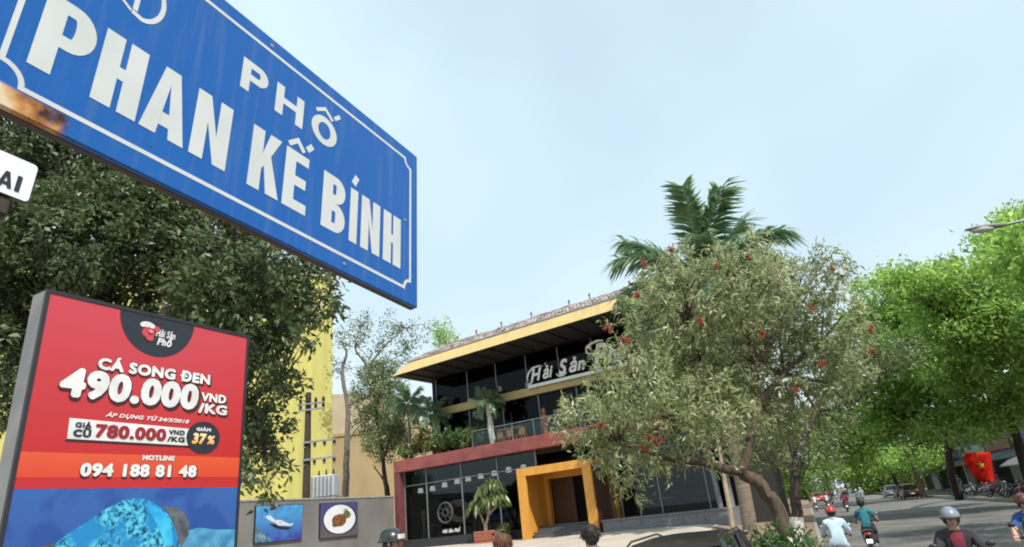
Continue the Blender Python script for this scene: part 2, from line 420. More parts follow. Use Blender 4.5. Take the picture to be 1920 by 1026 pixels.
# pavement on the left rises towards the restaurant, which stands on higher ground
mb = MB(); ss = [-80, -60, -40] + [-30 + 2 * i for i in range(41)] + [60, 80, 120, 200, 420]; qs = [.16, .6] + [1.0 + .8 * i for i in range(8)] + [10, 15, 25, 45, 80, 140]
nq = len(qs)
for s in ss:
    for q in qs:
        x, y = kp(s, q); mb.v.append((x, y, gz(x, y)))
for i in range(len(ss) - 1):
    for j in range(nq - 1):
        mb.f.append((i * nq + j, i * nq + j + 1, (i + 1) * nq + j + 1, (i + 1) * nq + j)); mb.mi.append(1 if qs[j] < 4 else 0)
pavement = mb.obj('pavement', [M['paving'], mat('brown_paving', (.27, .19, .13), .9, (.18, .125, .085), .8, bump=.15, detail=8)], kind='structure', smooth=True)
mb = MB(); mb.add([(*kp(s, q), .13) for s in S for q in (-ROAD_W - .16, -ROAD_W - 60)], [(2 * i, 2 * i + 1, 2 * i + 3, 2 * i + 2) for i in range(len(S) - 1)])
mb.obj('pavement', M['earth'], kind='structure')
km = MB(); km.bbox(0, .16,   .006, .994, -.16, .134, .012); kme = km.mesh('kerb_stone', M['kerb'])
ka = math.atan2(-DK.x, DK.y)
kl = bpy.data.objects.new('kerb', None); COL.objects.link(kl); kl['kind'] = 'structure'
for side in (0, 1):
    for s in range(-16, 80):
        x, y = kp(s, .16 if side == 0 else -ROAD_W)
        link('kerb_stone', kme, kl, (x, y, 0), (0, 0, ka))

# ------------------------------------------------------------------ restaurant
RZ = math.atan2(FE1.y, FE1.x)
rest = thing('restaurant', 'three storey glass restaurant with yellow eaves, red beam and orange entrance portal', 'restaurant', FAC_O, RZ)
def P(name, m, fn, smooth=False, par=None, kind=None, label=None):
    mb = MB(); fn(mb); return mb.obj(name, m, par or rest, smooth, kind=kind, label=label)
XL, XR = -11.55, 11.3
M['maroon'] = mat('maroon_paint', (.15, .04, .042), .6, (.10, .028, .03), 2)  # darker version of the beam's red: tree shade painted into the pillar
P('red_pillar', M['maroon'], lambda m: m.bbox(XL, XL + .5, 2.0, 2.62, -.9, 4.9, .02))
P('red_beam', M['red'], lambda m: m.bbox(XL, XR, 1.98, 2.64, 4.9, 5.69, .02))
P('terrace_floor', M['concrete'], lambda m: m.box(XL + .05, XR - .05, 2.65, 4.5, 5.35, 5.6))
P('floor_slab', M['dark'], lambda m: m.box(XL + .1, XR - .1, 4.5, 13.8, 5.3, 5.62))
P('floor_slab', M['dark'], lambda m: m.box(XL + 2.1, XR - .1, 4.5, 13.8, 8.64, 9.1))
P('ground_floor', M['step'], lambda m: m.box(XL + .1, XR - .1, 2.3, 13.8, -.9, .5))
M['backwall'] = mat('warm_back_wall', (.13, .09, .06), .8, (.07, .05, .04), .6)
P('back_wall', M['backwall'], lambda m: m.box(XL, XR, 13.8, 14.1, -.9, 11.6))
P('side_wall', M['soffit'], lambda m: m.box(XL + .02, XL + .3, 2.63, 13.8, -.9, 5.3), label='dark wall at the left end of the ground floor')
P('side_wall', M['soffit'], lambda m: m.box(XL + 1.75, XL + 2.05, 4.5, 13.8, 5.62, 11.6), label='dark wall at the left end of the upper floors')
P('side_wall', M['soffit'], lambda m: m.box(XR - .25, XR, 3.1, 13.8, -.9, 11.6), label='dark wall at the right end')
P('yellow_band', M['band'], lambda m: m.bbox(-9.5, XR, 4.16, 4.46, 8.6, 9.14, .015))
M['darkstone'] = mat('dark_stone', (.035, .038, .042), .5, (.022, .024, .027), 10)
# plinth in granite slabs
for i in range(6):
    x0 = 4.86 + i * 1.09
    P('stone_panel', M['granite'], lambda m: m.bbox(x0 + .004, x0 + 1.086, .25, .33, -.6, .5, .006))
P('plinth_cap', M['granite'], lambda m: m.bbox(4.84, 11.42, .2, 2.5, .5, .585, .012))
P('plinth_end', M['granite'], lambda m: m.box(11.32, 11.4, .33, 2.4, -.6, .5))
for i in range(10):
    x0 = -11.04 + i * 1.1
    P('stone_panel', M['darkstone'], lambda m: m.bbox(x0 + .004, x0 + 1.094, 2.2, 2.28, -.9, .5, .006))
# glazing: mullions, transoms and panes
def glazing(xs, y, z0, zt, z1, gm, w=.07):
    for i, x in enumerate(xs):
        P('mullion', M['alu'], lambda m: m.bbox(x - w / 2, x + w / 2, y - .05, y + .09, z0, z1, .008))
    for a, b in zip(xs, xs[1:]):
        if zt:
            P('transom', M['alu'], lambda m: m.box(a + w / 2, b - w / 2, y - .03, y + .05, zt - .03, zt + .03))
            P('pane', gm, lambda m: m.box(a + w / 2, b - w / 2, y, y + .014, z0, zt - .03))
            P('pane', gm, lambda m: m.box(a + w / 2, b - w / 2, y, y + .014, zt + .03, z1))
        else:
            P('pane', gm, lambda m: m.box(a + w / 2, b - w / 2, y, y + .014, z0, z1))
glazing([-11.0, -9.0, -5.97, -3.05, -.15], 2.5, .5, 3.95, 4.9, M['glass'])
glazing([5.0, 7.3, 9.9, 11.0], 2.75, .585, 3.95, 4.9, M['glass'])
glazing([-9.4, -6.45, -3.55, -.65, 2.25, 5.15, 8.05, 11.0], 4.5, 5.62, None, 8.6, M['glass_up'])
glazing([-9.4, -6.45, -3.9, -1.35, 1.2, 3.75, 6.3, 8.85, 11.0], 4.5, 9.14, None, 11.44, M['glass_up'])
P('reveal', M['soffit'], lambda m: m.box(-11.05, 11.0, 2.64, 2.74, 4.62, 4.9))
for x in (10.5, 11.1):
    P('column', M['alu'], lambda m: m.tube([(x, 2.3, .585), (x, 2.3, 4.9)], .14, 12), True)
# roof: the eaves climb very slightly towards the right end
def PR_(name, m, fn, smooth=False, kind=None):
    mb = MB(); fn(mb); mb.v = [(x, y, z + .016 * (x + 10.5)) for x, y, z in mb.v]; return mb.obj(name, m, rest, smooth, kind=kind)
EL, ER = -10.5, 12.2
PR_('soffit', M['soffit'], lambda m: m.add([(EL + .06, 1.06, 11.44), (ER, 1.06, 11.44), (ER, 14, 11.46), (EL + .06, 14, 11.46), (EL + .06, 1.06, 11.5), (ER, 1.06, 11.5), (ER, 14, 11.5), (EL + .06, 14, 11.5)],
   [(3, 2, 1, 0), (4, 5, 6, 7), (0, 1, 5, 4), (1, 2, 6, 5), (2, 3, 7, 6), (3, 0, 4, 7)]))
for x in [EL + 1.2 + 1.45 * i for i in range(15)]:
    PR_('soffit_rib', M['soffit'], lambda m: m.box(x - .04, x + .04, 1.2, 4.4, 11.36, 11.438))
PR_('fascia', M['yellow'], lambda m: m.add([(EL, 1.0, 11.42), (ER, 1.0, 11.42), (ER, 1.5, 12.22), (EL + 1.1, 1.5, 12.22), (EL, 14, 11.42), (EL + 1.1, 14, 12.22), (ER, 14, 11.42), (ER, 14, 12.22)],
   [(0, 1, 2, 3), (4, 0, 3, 5), (3, 2, 7, 5), (1, 6, 7, 2)]))
PR_('gutter', M['steel'], lambda m: m.tube([(EL + 1.1, 1.52, 12.27), (ER, 1.52, 12.27)], .07, 8), True)
# clay tiles in rows; the ridge tiles are separate pieces
def tiles(m):
    rows, sl, p = 9, .36, math.tan(R(25))
    for r in range(rows):
        y0 = 1.5 + r * .33; z0 = 12.26 + (y0 - 1.5) * p
        nx = int((ER - EL - 1.2) / .27)
        for i in range(nx):
            x = EL + 1.1 + r * .1 + i * .27
            j = random.uniform(-.03, .05); rr = .115 + random.uniform(-.02, .02)
            pts = [[(x + rr * math.cos(t), yy, zz + rr * .9 * math.sin(t) + (.02 if k == 0 else 0) + j) for t in (0, .79, 1.57, 2.36, 3.14)] for k, (yy, zz) in enumerate(((y0, z0 + .02), (y0 + sl, z0 + sl * p)))]
            m.add(pts[0] + pts[1], [(q + 1, q, q + 5, q + 6) for q in range(4)] + [(0, 1, 2, 3, 4)])
M['tilepiece'] = leaf_mat('clay_tile_pieces', [(.12, .095, .09), (.24, .185, .17), (.33, .28, .26), (.42, .38, .36)], 0.0, .8, .3)
PR_('roof_tile', M['tilepiece'], tiles, kind='stuff')
PR_('roof_deck', M['tile'], lambda m: m.add([(EL + 1.15, 1.51, 12.23), (ER, 1.51, 12.23), (ER, 4.5, 13.62), (EL + 2, 4.5, 13.62), (EL + 2, 14, 13.62), (ER, 14, 13.62), (EL + 1.15, 14, 12.23)], [(0, 1, 2, 3), (3, 2, 5, 4), (0, 3, 4, 6)]))
ridge = MB(); ridge.loft([[(x, .13 * math.cos(t), .12 * math.sin(t)) for t in [math.pi * k / 6 for k in range(7)]] for x in (0, .4)]); rme = ridge.mesh('ridge_tile', M['tile'], True)
for i in range(49):
    link('ridge_tile', rme, rest, (EL + 2.1 + i * .42, 4.5, 13.68 + .016 * (2.1 + i * .42) + random.uniform(-.02, .05)), (random.uniform(-.05, .05), random.uniform(-.06, .06), random.uniform(-.04, .04)))
for i in range(9):
    x = EL + 3 + i * 2.4 + random.uniform(-.5, .5)
    P('finial', M['tile'], lambda m: m.tube([(x, 4.5, 13.72 + .016 * (x + 10.5)), (x, 4.5, 13.95 + .016 * (x + 10.5)), (x, 4.45, 14.1 + .016 * (x + 10.5)), (x + .1, 4.4, 14.16 + .016 * (x + 10.5))], [.07, .05, .08, .02], 6))

# entrance portal
PW = 4.74
P('portal_post', M['orange'], lambda m: m.bbox(0, .56, 0, .16, -.3, 3.28, .012))
P('portal_post', M['orange'], lambda m: m.bbox(PW - .52, PW, 0, .16, -.3, 3.28, .012))
P('portal_lintel', M['orange'], lambda m: m.bbox(0, PW, 0, .16, 3.283, 3.72, .012))
P('portal_roof', M['orange'], lambda m: m.box(.02, PW - .02, .163, 3.2, 3.45, 3.68))
P('inner_wall', M['orange'], lambda m: m.box(.06, .22, .163, 2.55, -.3, 3.447))
P('inner_post', M['orange'], lambda m: m.bbox(.06, .5, 2.56, 2.9, .5, 3.44, .012))
P('inner_post', M['orange'], lambda m: m.bbox(PW - .3, PW - .02, 2.56, 3.2, .5, 3.44, .012))
P('inner_lintel', M['orange'], lambda m: m.box(.503, PW - .31, 2.56, 2.9, 3.1, 3.44))
k = 0
for i in range(8):
    y = .17 + i * .296
    P('side_board', M['brown2'] if i in (6, 7) else M['brown'], lambda m: m.bbox(PW - .2, PW - .02, y, y + .285, -.3, 3.446, .008))
for i in range(5):
    x = .52 + i * .27
    P('door_board', M['brown'], lambda m: m.bbox(x, x + .262, 3.0, 3.08, .5, 3.09, .008))
P('door_frame', M['brown'], lambda m: m.bbox(1.88, 1.98, 2.96, 3.12, .5, 3.09, .008))
P('screen_wall', M['dark'], lambda m: m.box(1.985, PW - .31, 3.9, 4.0, .5, 3.4))
for i in range(4):
    P('step', M['step'], lambda m: m.bbox(.23, PW - .21, .5 + i * .36, 2.94 if i == 3 else .4995 + (i + 1) * .36, -.3, .147 * (i + 1), .01))
# lettering along the band
t = thing('rooftop_sign', 'white script restaurant sign standing on the yellow band of the upper floor', 'sign', FAC_O, RZ)
def ST(fn, name='support', m='white'):
    mb = MB(); fn(mb); return mb.obj(name, M[m], t)
ST(lambda m: m.bbox(-1.05, 8.6, 3.92, 4.0, 9.02, 9.22, .01), 'base_bar')
for x in (-.6, 1.2, 3.0, 4.8, 6.6): ST(lambda m: m.tube([(x, 4.0, 9.1), (x, 4.15, 9.0)], .03, 6))
def script(body, x0, x1, z0, z1):
    for k in range(3):                                  # three sheets give the channel letters their depth
        text(body, x0, x1, z0, z1, 3.93 + k * .012, M['white'], 'lettering', t, .034, .36)
script('H', -.75, .15, 9.42, 10.25); script('ải', .2, 1.02, 9.42, 10.22)
script('S', 1.42, 2.15, 9.42, 10.4); script('ản', 2.2, 3.4, 9.42, 10.3)
script('P', 3.95, 5.05, 9.25, 10.85); script('hố', 5.0, 6.5, 9.42, 10.6)
def swash(m, pts, r): m.tube(pts, r, 6)
ST(lambda m: (swash(m, [(-.98, 3.93, 9.5), (-1.0, 3.93, 9.75), (-.8, 3.93, 10.1), (-.45, 3.93, 10.32), (0, 3.93, 10.34), (.25, 3.93, 10.28)], [.03, .06, .07, .07, .06, .03]),
              swash(m, [(-1.0, 3.93, 9.32), (-.8, 3.93, 9.28), (-.62, 3.93, 9.45)], [.05, .06, .05])), 'swash')
ST(lambda m: swash(m, [(1.25, 3.93, 9.55), (1.4, 3.93, 9.38), (1.75, 3.93, 9.36), (2.0, 3.93, 9.5)], [.04, .07, .07, .04]), 'swash')
ST(lambda m: swash(m, [(3.86, 3.93, 10.28), (3.62, 3.93, 10.42), (3.66, 3.93, 10.72), (4.0, 3.93, 10.93), (4.5, 3.93, 11.0), (4.9, 3.93, 10.93)], [.06, .08, .085, .09, .08, .04]), 'swash')
ST(lambda m: m.tube([(.45, 3.93, 10.33), (.55, 3.93, 10.45)], .03, 5), 'accent')

def loc_of(a, b, z):                                  # restaurant coordinates to world
    p = FAC_O.xy + FE1 * a + FE2 * b
    return (p.x, p.y, FAC_O.z + z)

# lamps behind the ground floor glass
lampg = 'white pendant lamps behind the ground floor glass'
lamp0 = None
M['lampwhite'] = mat('lit_shade', (.8, .8, .78), .5)
M['lampwhite'].node_tree.nodes['Principled BSDF'].inputs['Emission Color'].default_value = (1, .96, .88, 1); M['lampwhite'].node_tree.nodes['Principled BSDF'].inputs['Emission Strength'].default_value = .55
for i, a in enumerate([-10.3, -9.2, -8.1, -7.0, -6.05, -5.0, -3.9, -2.75, -1.6]):
    if lamp0 is None:
        lamp0 = thing('pendant_lamp', 'first white pendant lamp from the red pillar behind the ground floor glass', 'lamp', loc_of(a, 3.3, 3.45 + .07 * i), RZ, lampg)
        mb = MB(); mb.loft([[(rr * math.cos(t), rr * math.sin(t), z) for t in [2 * math.pi * k / 14 for k in range(14)]] for rr, z in ((.2, 0), (.19, .06), (.16, .3), (.03, .32))]); mb.obj('lamp_shade', M['lampwhite'], lamp0, True)
        mb = MB(); mb.tube([(0, 0, .32), (0, 0, 1.3)], .012, 5); mb.obj('cord', M['black'], lamp0)
    else:
        copy_thing(lamp0, loc_of(a, 3.3, 3.45 + .065 * i + random.uniform(-.06, .06)), RZ, ('second', 'third', 'fourth', 'fifth', 'sixth', 'seventh', 'eighth', 'ninth')[i - 1] + ' white pendant lamp from the red pillar behind the ground floor glass')
gu = 'white lamps behind the upper floor glass'
for a, b, z, lab in ((-2.05, 5.6, 9.9, 'small white lamp behind the top floor glass just left of the script sign'), (-.3, 6.0, 7.7, 'white lamp behind the middle floor glass above the wooden table'), (-4.9, 6.2, 10.2, 'white lamp behind the top floor glass above the white trunked palm'), (1.1, 5.8, 7.4, 'white lamp behind the middle floor glass above the statue'), (2.6, 6.4, 10.9, 'white lamp behind the top floor glass above the script sign'), (4.4, 6.0, 10.7, 'white lamp behind the top floor glass nearest the bottlebrush tree')):
    copy_thing(lamp0, loc_of(a, b, z - .32), RZ, lab, gu)
t = thing('lamp_rail', 'long pale rail running behind the ground floor glass among the lamps', 'rail', loc_of(-11, 3.6, 3.35), RZ)
mb = MB(); mb.tube([(.2, 0, .0), (11, 0, .65)], .035, 6); mb.obj('rail', M['alu'], t)
mb = MB(); [mb.tube([(x, 0, x * .06), (x, 0, 1.5)], .012, 5) for x in (2, 5, 8)]; mb.obj('hanger', M['alu'], t)

# wheel emblem and lettering stuck to the glass
t = thing('window_emblem', 'round grey wheel emblem stuck on the second ground floor window', 'emblem', loc_of(-7.5, 2.49, 1.95), RZ)
mb = MB(); M['emblemgrey'] = mat('emblem_grey', (.06, .065, .068), .6); mb.torus((0, 0, 0), .62, .06, 'y', 32, 6); mb.obj('outer_ring', M['emblemgrey'], t)
mb = MB(); mb.torus((0, 0, 0), .22, .035, 'y', 24, 6); mb.obj('inner_ring', M['emblemgrey'], t)
for k in range(8):
    mb = MB(); mb.tube([(.25 * math.cos(k * math.pi / 4), 0, .25 * math.sin(k * math.pi / 4)), (.6 * math.cos(k * math.pi / 4), 0, .6 * math.sin(k * math.pi / 4))], .018, 5); mb.obj('spoke', M['emblemgrey'], t)
t = thing('window_lettering', 'white script lettering on the glass under the wheel emblem', 'lettering', loc_of(-7.8, 2.46, .72), RZ)
text('Hải Sản Phố', 0, 1.5, 0, .22, 0, M['white'], 'lettering', t, .03, .3)

def table(name, label, loc, w, d, h, m, rz=RZ, lm=None, group=None):
    t = thing(name, label, 'table', loc, rz, group)
    mb = MB(); mb.bbox(-w / 2, w / 2, -d / 2, d / 2, h - .05, h, .01); mb.obj('table_top', m, t)
    for sx in (-1, 1):
        for sy in (-1, 1):
            mb = MB(); mb.box(sx * (w / 2 - .1) - .03, sx * (w / 2 - .1) + .03, sy * (d / 2 - .1) - .03, sy * (d / 2 - .1) + .03, 0, h - .05); mb.obj('leg', lm or m, t)
    return t
def chair(label, loc, m, rz=RZ, group=None):
    t = thing('chair', label, 'chair', loc, rz, group)
    mb = MB(); mb.bbox(-.22, .22, -.22, .22, .42, .46, .01); mb.obj('seat', m, t)
    mb = MB(); mb.bbox(-.22, .22, .19, .23, .5, .92, .01); mb.obj('backrest', m, t)
    for sx in (-1, 1):
        for sy in (-1, 1):
            mb = MB(); mb.box(sx * .19 - .02, sx * .19 + .02, sy * .19 - .02, sy * .19 + .02, 0, .92 if sy > 0 else .42); mb.obj('leg', m, t)
    return t
table('wooden_table', 'long warm wood table on the terrace behind the red beam', loc_of(-2.3, 3.5, 5.6), 1.9, .8, 1.0, M['woodorange'])
chair('warm wood chair at the left end of the terrace table', loc_of(-3.1, 3.0, 5.6), M['woodorange'])
chair('warm wood chair at the middle of the terrace table', loc_of(-2.3, 2.95, 5.6), M['woodorange'])
chair('warm wood chair at the right end of the terrace table', loc_of(-1.4, 3.0, 5.6), M['woodorange'])
t = thing('statue', 'orange brown standing figure statue on the terrace near the tree', 'statue', loc_of(.15, 3.6, 5.6), RZ)
mb = MB(); mb.loft([[(rr * math.cos(a), rr * .8 * math.sin(a), z) for a in [2 * math.pi * k / 10 for k in range(10)]] for rr, z in ((.26, 0), (.26, .2), (.16, .22), (.2, .6), (.24, .95), (.28, 1.25), (.2, 1.48), (.09, 1.55), (.14, 1.66), (.15, 1.78), (.08, 1.9))]); mb.obj('figure', M['woodorange'], t, True)
mb = MB(); mb.bbox(-.35, .35, -.35, .35, -.01, .06, .01); mb.obj('base', M['granite'], t)
table('cafe_table', 'white topped table on the plinth behind the right ground floor glass', loc_of(6.1, 3.5, .52), 1.1, .7, .78, M['white'], lm=M['black'])
table('cafe_table', 'small white topped table nearer the mullion behind the right glass', loc_of(7.2, 3.9, .52), .7, .7, .85, M['white'], lm=M['black'])
for a, w in ((5.4, 'left of the long white table'), (6.9, 'between the two white tables'), (8.0, 'right of the small white table')):
    chair('black chair ' + w + ' behind the right glass', loc_of(a, 3.6, .52), M['black'], RZ + 1.57)
for i, (a, b, lab) in enumerate(((-9.9, 4.2, 'first dining table inside the ground floor window from the red pillar'), (-7.2, 4.6, 'second dining table inside the ground floor window from the red pillar'), (-4.4, 4.2, 'third dining table inside the ground floor window from the red pillar'), (-1.8, 4.6, 'dining table inside the ground floor window nearest the portal'))):
    table('dining_table', lab, loc_of(a, b, .5), 1.4, .8, .78, M['woodorange'], group='dining tables inside the ground floor')
t = thing('wall_picture', 'dim red figure picture hung on the dark screen in the entrance', 'picture', loc_of(2.15, 3.86, 1.2), RZ)
mb = MB(); mb.box(0, .75, 0, .03, 0, 1.5); mb.obj('backing', M['dark'], t)
mb = MB(); mb.prism([(.2, .1), (.55, .1), (.5, .6), (.62, .95), (.45, 1.4), (.25, 1.38), (.14, .9), (.27, .6)], -.006, -.001); mb.obj('print', mat('dim_red', (.16, .03, .03), .6), t)
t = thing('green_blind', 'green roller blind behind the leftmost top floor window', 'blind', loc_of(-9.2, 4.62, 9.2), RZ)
mb = MB(); mb.box(.15, 1.75, 0, .02, 0, 2.05); mb.obj('fabric', mat('blind_green', (.16, .20, .06), .7, (.10, .14, .04), 1.2), t)  # green sheet added to stand for trees reflected in the glass
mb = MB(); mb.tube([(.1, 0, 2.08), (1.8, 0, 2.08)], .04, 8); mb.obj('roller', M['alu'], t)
t = thing('stone_lantern', 'tall pale stone post lantern behind the first ground floor window', 'lantern', loc_of(-10.2, 3.4, .5), RZ)
mb = MB(); mb.loft([[(rr * math.cos(a), rr * math.sin(a), z) for a in [2 * math.pi * k / 8 for k in range(8)]] for rr, z in ((.22, 0), (.2, .15), (.09, .2), (.08, 1.1), (.18, 1.18), (.18, 1.3))]); mb.obj('post', M['concrete'], t)
mb = MB(); mb.loft([[(rr * math.cos(a), rr * math.sin(a), z) for a in [2 * math.pi * k / 8 for k in range(8)]] for rr, z in ((.13, 1.3), (.13, 1.55), (.24, 1.6), (.03, 1.8))]); mb.obj('cap', M['concrete'], t)
# terrace railing
t = thing('terrace_railing', 'thin grey railing with glass panels along the terrace edge', 'railing', loc_of(0, 2.3, 5.69), RZ)
for i in range(10):
    x = -4.7 + i * 1.6
    mb = MB(); mb.box(x - .02, x + .02, -.02, .02, 0, 1.0); mb.obj('post', M['alu'], t)
    mb = MB(); mb.box(x + .025, x + 1.575, -.006, .006, .08, .92); mb.obj('glass_panel', M['glass_rail'] if 'glass_rail' in M else M.setdefault('glass_rail', glass_mat('clear_glass', (.8, .86, .84), .02)), t)
mb = MB(); mb.box(-4.74, XR - .4, -.03, .03, 1.0, 1.04); mb.obj('handrail', M['alu'], t)

# ------------------------------------------------------------------ grey garden wall with two posters
WAX = Vector((.45865, .88862))
P1 = FAC_O.xy + FE1 * -11.6 + FE2 * 2.0
WRZ = math.atan2(WAX.y, WAX.x)
def wl(s, off, z): p = P1 + WAX * s + Vector((WAX.y, -WAX.x)) * off; return (p.x, p.y, z)
gw = thing('garden_wall', 'long grey rendered wall carrying two posters beside the restaurant', 'wall', wl(0, 0, 0), WRZ)
mb = MB(); mb.box(-24, -.02, 0, .22, -.1, 4.27); mb.obj('wall_body', M['wallgrey'], gw)
for i in range(12):
    mb = MB(); mb.bbox(-24 + i * 2 + .004, -22 + i * 2 - (.024 if i == 11 else .004), -.04, .26, 4.272, 4.37, .012); mb.obj('coping', M['concrete'], gw)
def vfade(name, ca, cb, ax, lo, hi, spots=None, scale=10, rough=.35, thr=(.5, .6)):
    """printed picture: two inks blended along one object axis, with optional blotches of a third"""
    m, n, o = new_mat(name); p = n.nodes.new('ShaderNodeBsdfPrincipled'); p.inputs['Roughness'].default_value = rough
    t = n.nodes.new('ShaderNodeTexCoord'); s = n.nodes.new('ShaderNodeSeparateXYZ'); r = n.nodes.new('ShaderNodeMapRange')
    r.inputs['From Min'].default_value = lo; r.inputs['From Max'].default_value = hi
    x = n.nodes.new('ShaderNodeMix'); x.data_type = 'RGBA'; x.inputs['A'].default_value = (*ca, 1); x.inputs['B'].default_value = (*cb, 1)
    n.links.new(t.outputs['Object'], s.inputs[0]); n.links.new(s.outputs[ax], r.inputs['Value']); n.links.new(r.outputs[0], x.inputs['Factor'])
    res = x.outputs['Result']
    if spots:
        nz = n.nodes.new('ShaderNodeTexNoise'); nz.inputs['Scale'].default_value = scale; nz.inputs['Detail'].default_value = 3
        n.links.new(t.outputs['Object'], nz.inputs['Vector'])
        r2 = n.nodes.new('ShaderNodeMapRange'); r2.inputs['From Min'].default_value = thr[0]; r2.inputs['From Max'].default_value = thr[1]; n.links.new(nz.outputs['Fac'], r2.inputs['Value'])
        y = n.nodes.new('ShaderNodeMix'); y.data_type = 'RGBA'; y.inputs['B'].default_value = (*spots, 1)
        n.links.new(r2.outputs[0], y.inputs['Factor']); n.links.new(res, y.inputs['A']); res = y.outputs['Result']
    n.links.new(res, p.inputs['Base Color']); n.links.new(p.outputs[0], o.inputs['Surface'])
    return m
t = thing('fish_poster', 'blue underwater poster with a pale fish on the grey wall', 'poster', wl(-11.5, .06, 2.16), WRZ)
mb = MB(); mb.bbox(0, 3.25, -.06, .05, 0, 1.88, .01); mb.obj('panel', M['black'], t)
mb = MB(); mb.box(.03, 3.22, -.064, -.061, .03, 1.85); mb.obj('print', vfade('sea_print', (.035, .05, .28), (.07, .33, .62), 2, .2, 1.7, (.05, .15, .42), 1.6, thr=(.45, .75)), t)
mb = MB(); mb.prism([(.6, 1.32), (.95, 1.38), (1.3, 1.12), (1.7, 1.1), (2.3, .86), (2.6, .9), (2.45, .75), (1.9, .8), (1.5, .82), (1.35, .95), (.95, 1.1)], -.069, -.066); mb.obj('fish_print', mat('pale_fish', (.6, .62, .66), .4, (.42, .45, .5), 6), t)
mb = MB(); mb.prism([(.9, .95), (1.3, .9), (1.6, .78), (2.0, .72), (2.5, .66), (2.2, .58), (1.7, .62), (1.3, .72)], -.0735, -.0705); mb.obj('shadow_print', M['black'], t)
mb = MB(); mb.prism([(.04, .04), (1.1, .04), (.9, .25), (.7, .3), (.5, .6), (.25, .75), (.04, .8)], -.069, -.066); mb.obj('coral_print', mat('coral_ink', (.16, .30, .33), .4, (.03, .07, .14), 4), t)
t = thing('dish_poster', 'dark blue poster with a round white plate of food on the grey wall', 'poster', wl(-6.9, .06, 2.08), WRZ)
mb = MB(); mb.bbox(0, 3.2, -.06, .05, 0, 1.97, .01); mb.obj('panel', M['black'], t)
mb = MB(); mb.box(.03, 3.17, -.064, -.061, .03, 1.94); mb.obj('print', vfade('navy_print', (.10, .085, .10), (.06, .06, .20), 2, .2, 1.8), t)
def ell(m, cx, cz, rx, rz, y, n=28): m.prism([(cx + rx * math.cos(2 * math.pi * k / n), cz + rz * math.sin(2 * math.pi * k / n)) for k in range(n)], y, y + .003)
mb = MB(); ell(mb, 1.65, 1.0, 1.45, .86, -.067); mb.obj('shadow_print', M['black'], t)
mb = MB(); ell(mb, 1.62, 1.02, 1.34, .82, -.072); mb.obj('plate_print', mat('plate_white', (.66, .70, .74), .35, (.6, .62, .66), 3), t)
for cx, cz, rx, rz, c in ((1.55, .95, .62, .36, (.26, .11, .05)), (1.75, 1.08, .4, .24, (.42, .24, .14)), (2.2, 1.25, .35, .22, (.16, .18, .08)), (1.2, .72, .25, .14, (.18, .22, .12)), (2.1, 1.5, .22, .14, (.5, .54, .5))):
    mb = MB(); ell(mb, cx, cz, rx, rz, -.077 - .004 * random.random(), 11); mb.obj('food_print', mat('food_ink', c, .4, tuple(v * .4 for v in c), 5), t)

# ------------------------------------------------------------------ buildings behind the wall
def block(name, label, x0, y0, w, d, h, rz, wm, rows, zs, pm):
    t = thing(name, label, 'building', (x0, y0, 0), rz)
    mb = MB(); mb.box(-w, 0, 0, d, -.1, h); mb.obj('wall', wm, t)
    mb = MB(); mb.box(-w - .12, .12, -.12, d + .12, h + .003, h + .35); mb.obj('parapet', pm, t)
    for z in zs:
        for x in rows:
            mb = MB(); mb.box(x - .65, x + .65, -.03, .04, z, z + 1.5); f = mb.obj('window', M['white'], t)
            mb = MB(); mb.box(x - .57, x - .03, -.036, -.032, z + .08, z + 1.42); mb.obj('pane', M['dark'], f)
            mb = MB(); mb.box(x + .03, x + .57, -.036, -.032, z + .08, z + 1.42); mb.obj('pane', M['dark'], f)
    return t
block('yellow_building', 'tall plain yellow building behind the big dark tree', -18.1, 58.0, 30, 14, 26.5, R(21), M['yellowwall'], (-8, -14, -20), (7, 11.5, 16, 20.5), M['yellowwall'])
bb = block('beige_building', 'lower beige building with sloping top behind the grey wall', -12.4, 72.0, 11.5, 10, 13.0, R(-6), M['beigewall'], (), (), M['beigewall'])
mb = MB(); mb.prism([(-11.5, 13.36), (0.1, 13.36), (-5.2, 17.4), (-11.5, 18.2)], .0, 9.9); mb.obj('gable', mat('pale_gable', (.50, .42, .32), .85, (.44, .36, .27), .5), bb)

# electricity pole with crossarms
t = thing('electricity_pole', 'dark electricity pole with crossarms and insulators before the yellow wall', 'pole', (-15.1, 43.0, 0), R(-5))
mb = MB(); mb.loft([[(r_ * math.cos(a), r_ * math.sin(a), z) for a in [2 * math.pi * k / 10 for k in range(10)]] for r_, z in ((.3, 0), (.25, 6), (.19, 11.7))]); mb.obj('shaft', M['barkdark'], t, True)
for z, x0, x1 in ((10.85, -.6, 1.3), (10.45, -.6, 1.3), (8.25, -.2, 2.1), (7.1, -.2, 2.1)):
    mb = MB(); mb.bbox(x0, x1, -.32, -.2, z - .06, z + .06, .008); mb.obj('crossarm', M['steel'], t)
    for k in range(4):
        x = x0 + .15 + (x1 - x0 - .25) * k / 3
        mb = MB(); mb.loft([[(x + r_ * math.cos(a), -.26 + r_ * math.sin(a), z + (h if z > 10 else -h)) for a in [2 * math.pi * q / 8 for q in range(8)]] for r_, h in ((.04, .065), (.13, .13), (.07, .18), (.13, .23), (.07, .29), (.1, .36), (.03, .4))]); mb.obj('insulator', M['black'], t)
mb = MB(); mb.bbox(.65, 2.2, -.8, .3, 4.6, 5.95, .05); tk = mb.obj('transformer', mat('tank_grey', (.42, .46, .47), .5, (.34, .38, .4), 2), t)
for k in range(6):
    mb = MB(); mb.box(.72 + k * .26, .77 + k * .26, -.95, -.803, 4.7, 5.85); mb.obj('cooling_fin', M['steel'], tk)
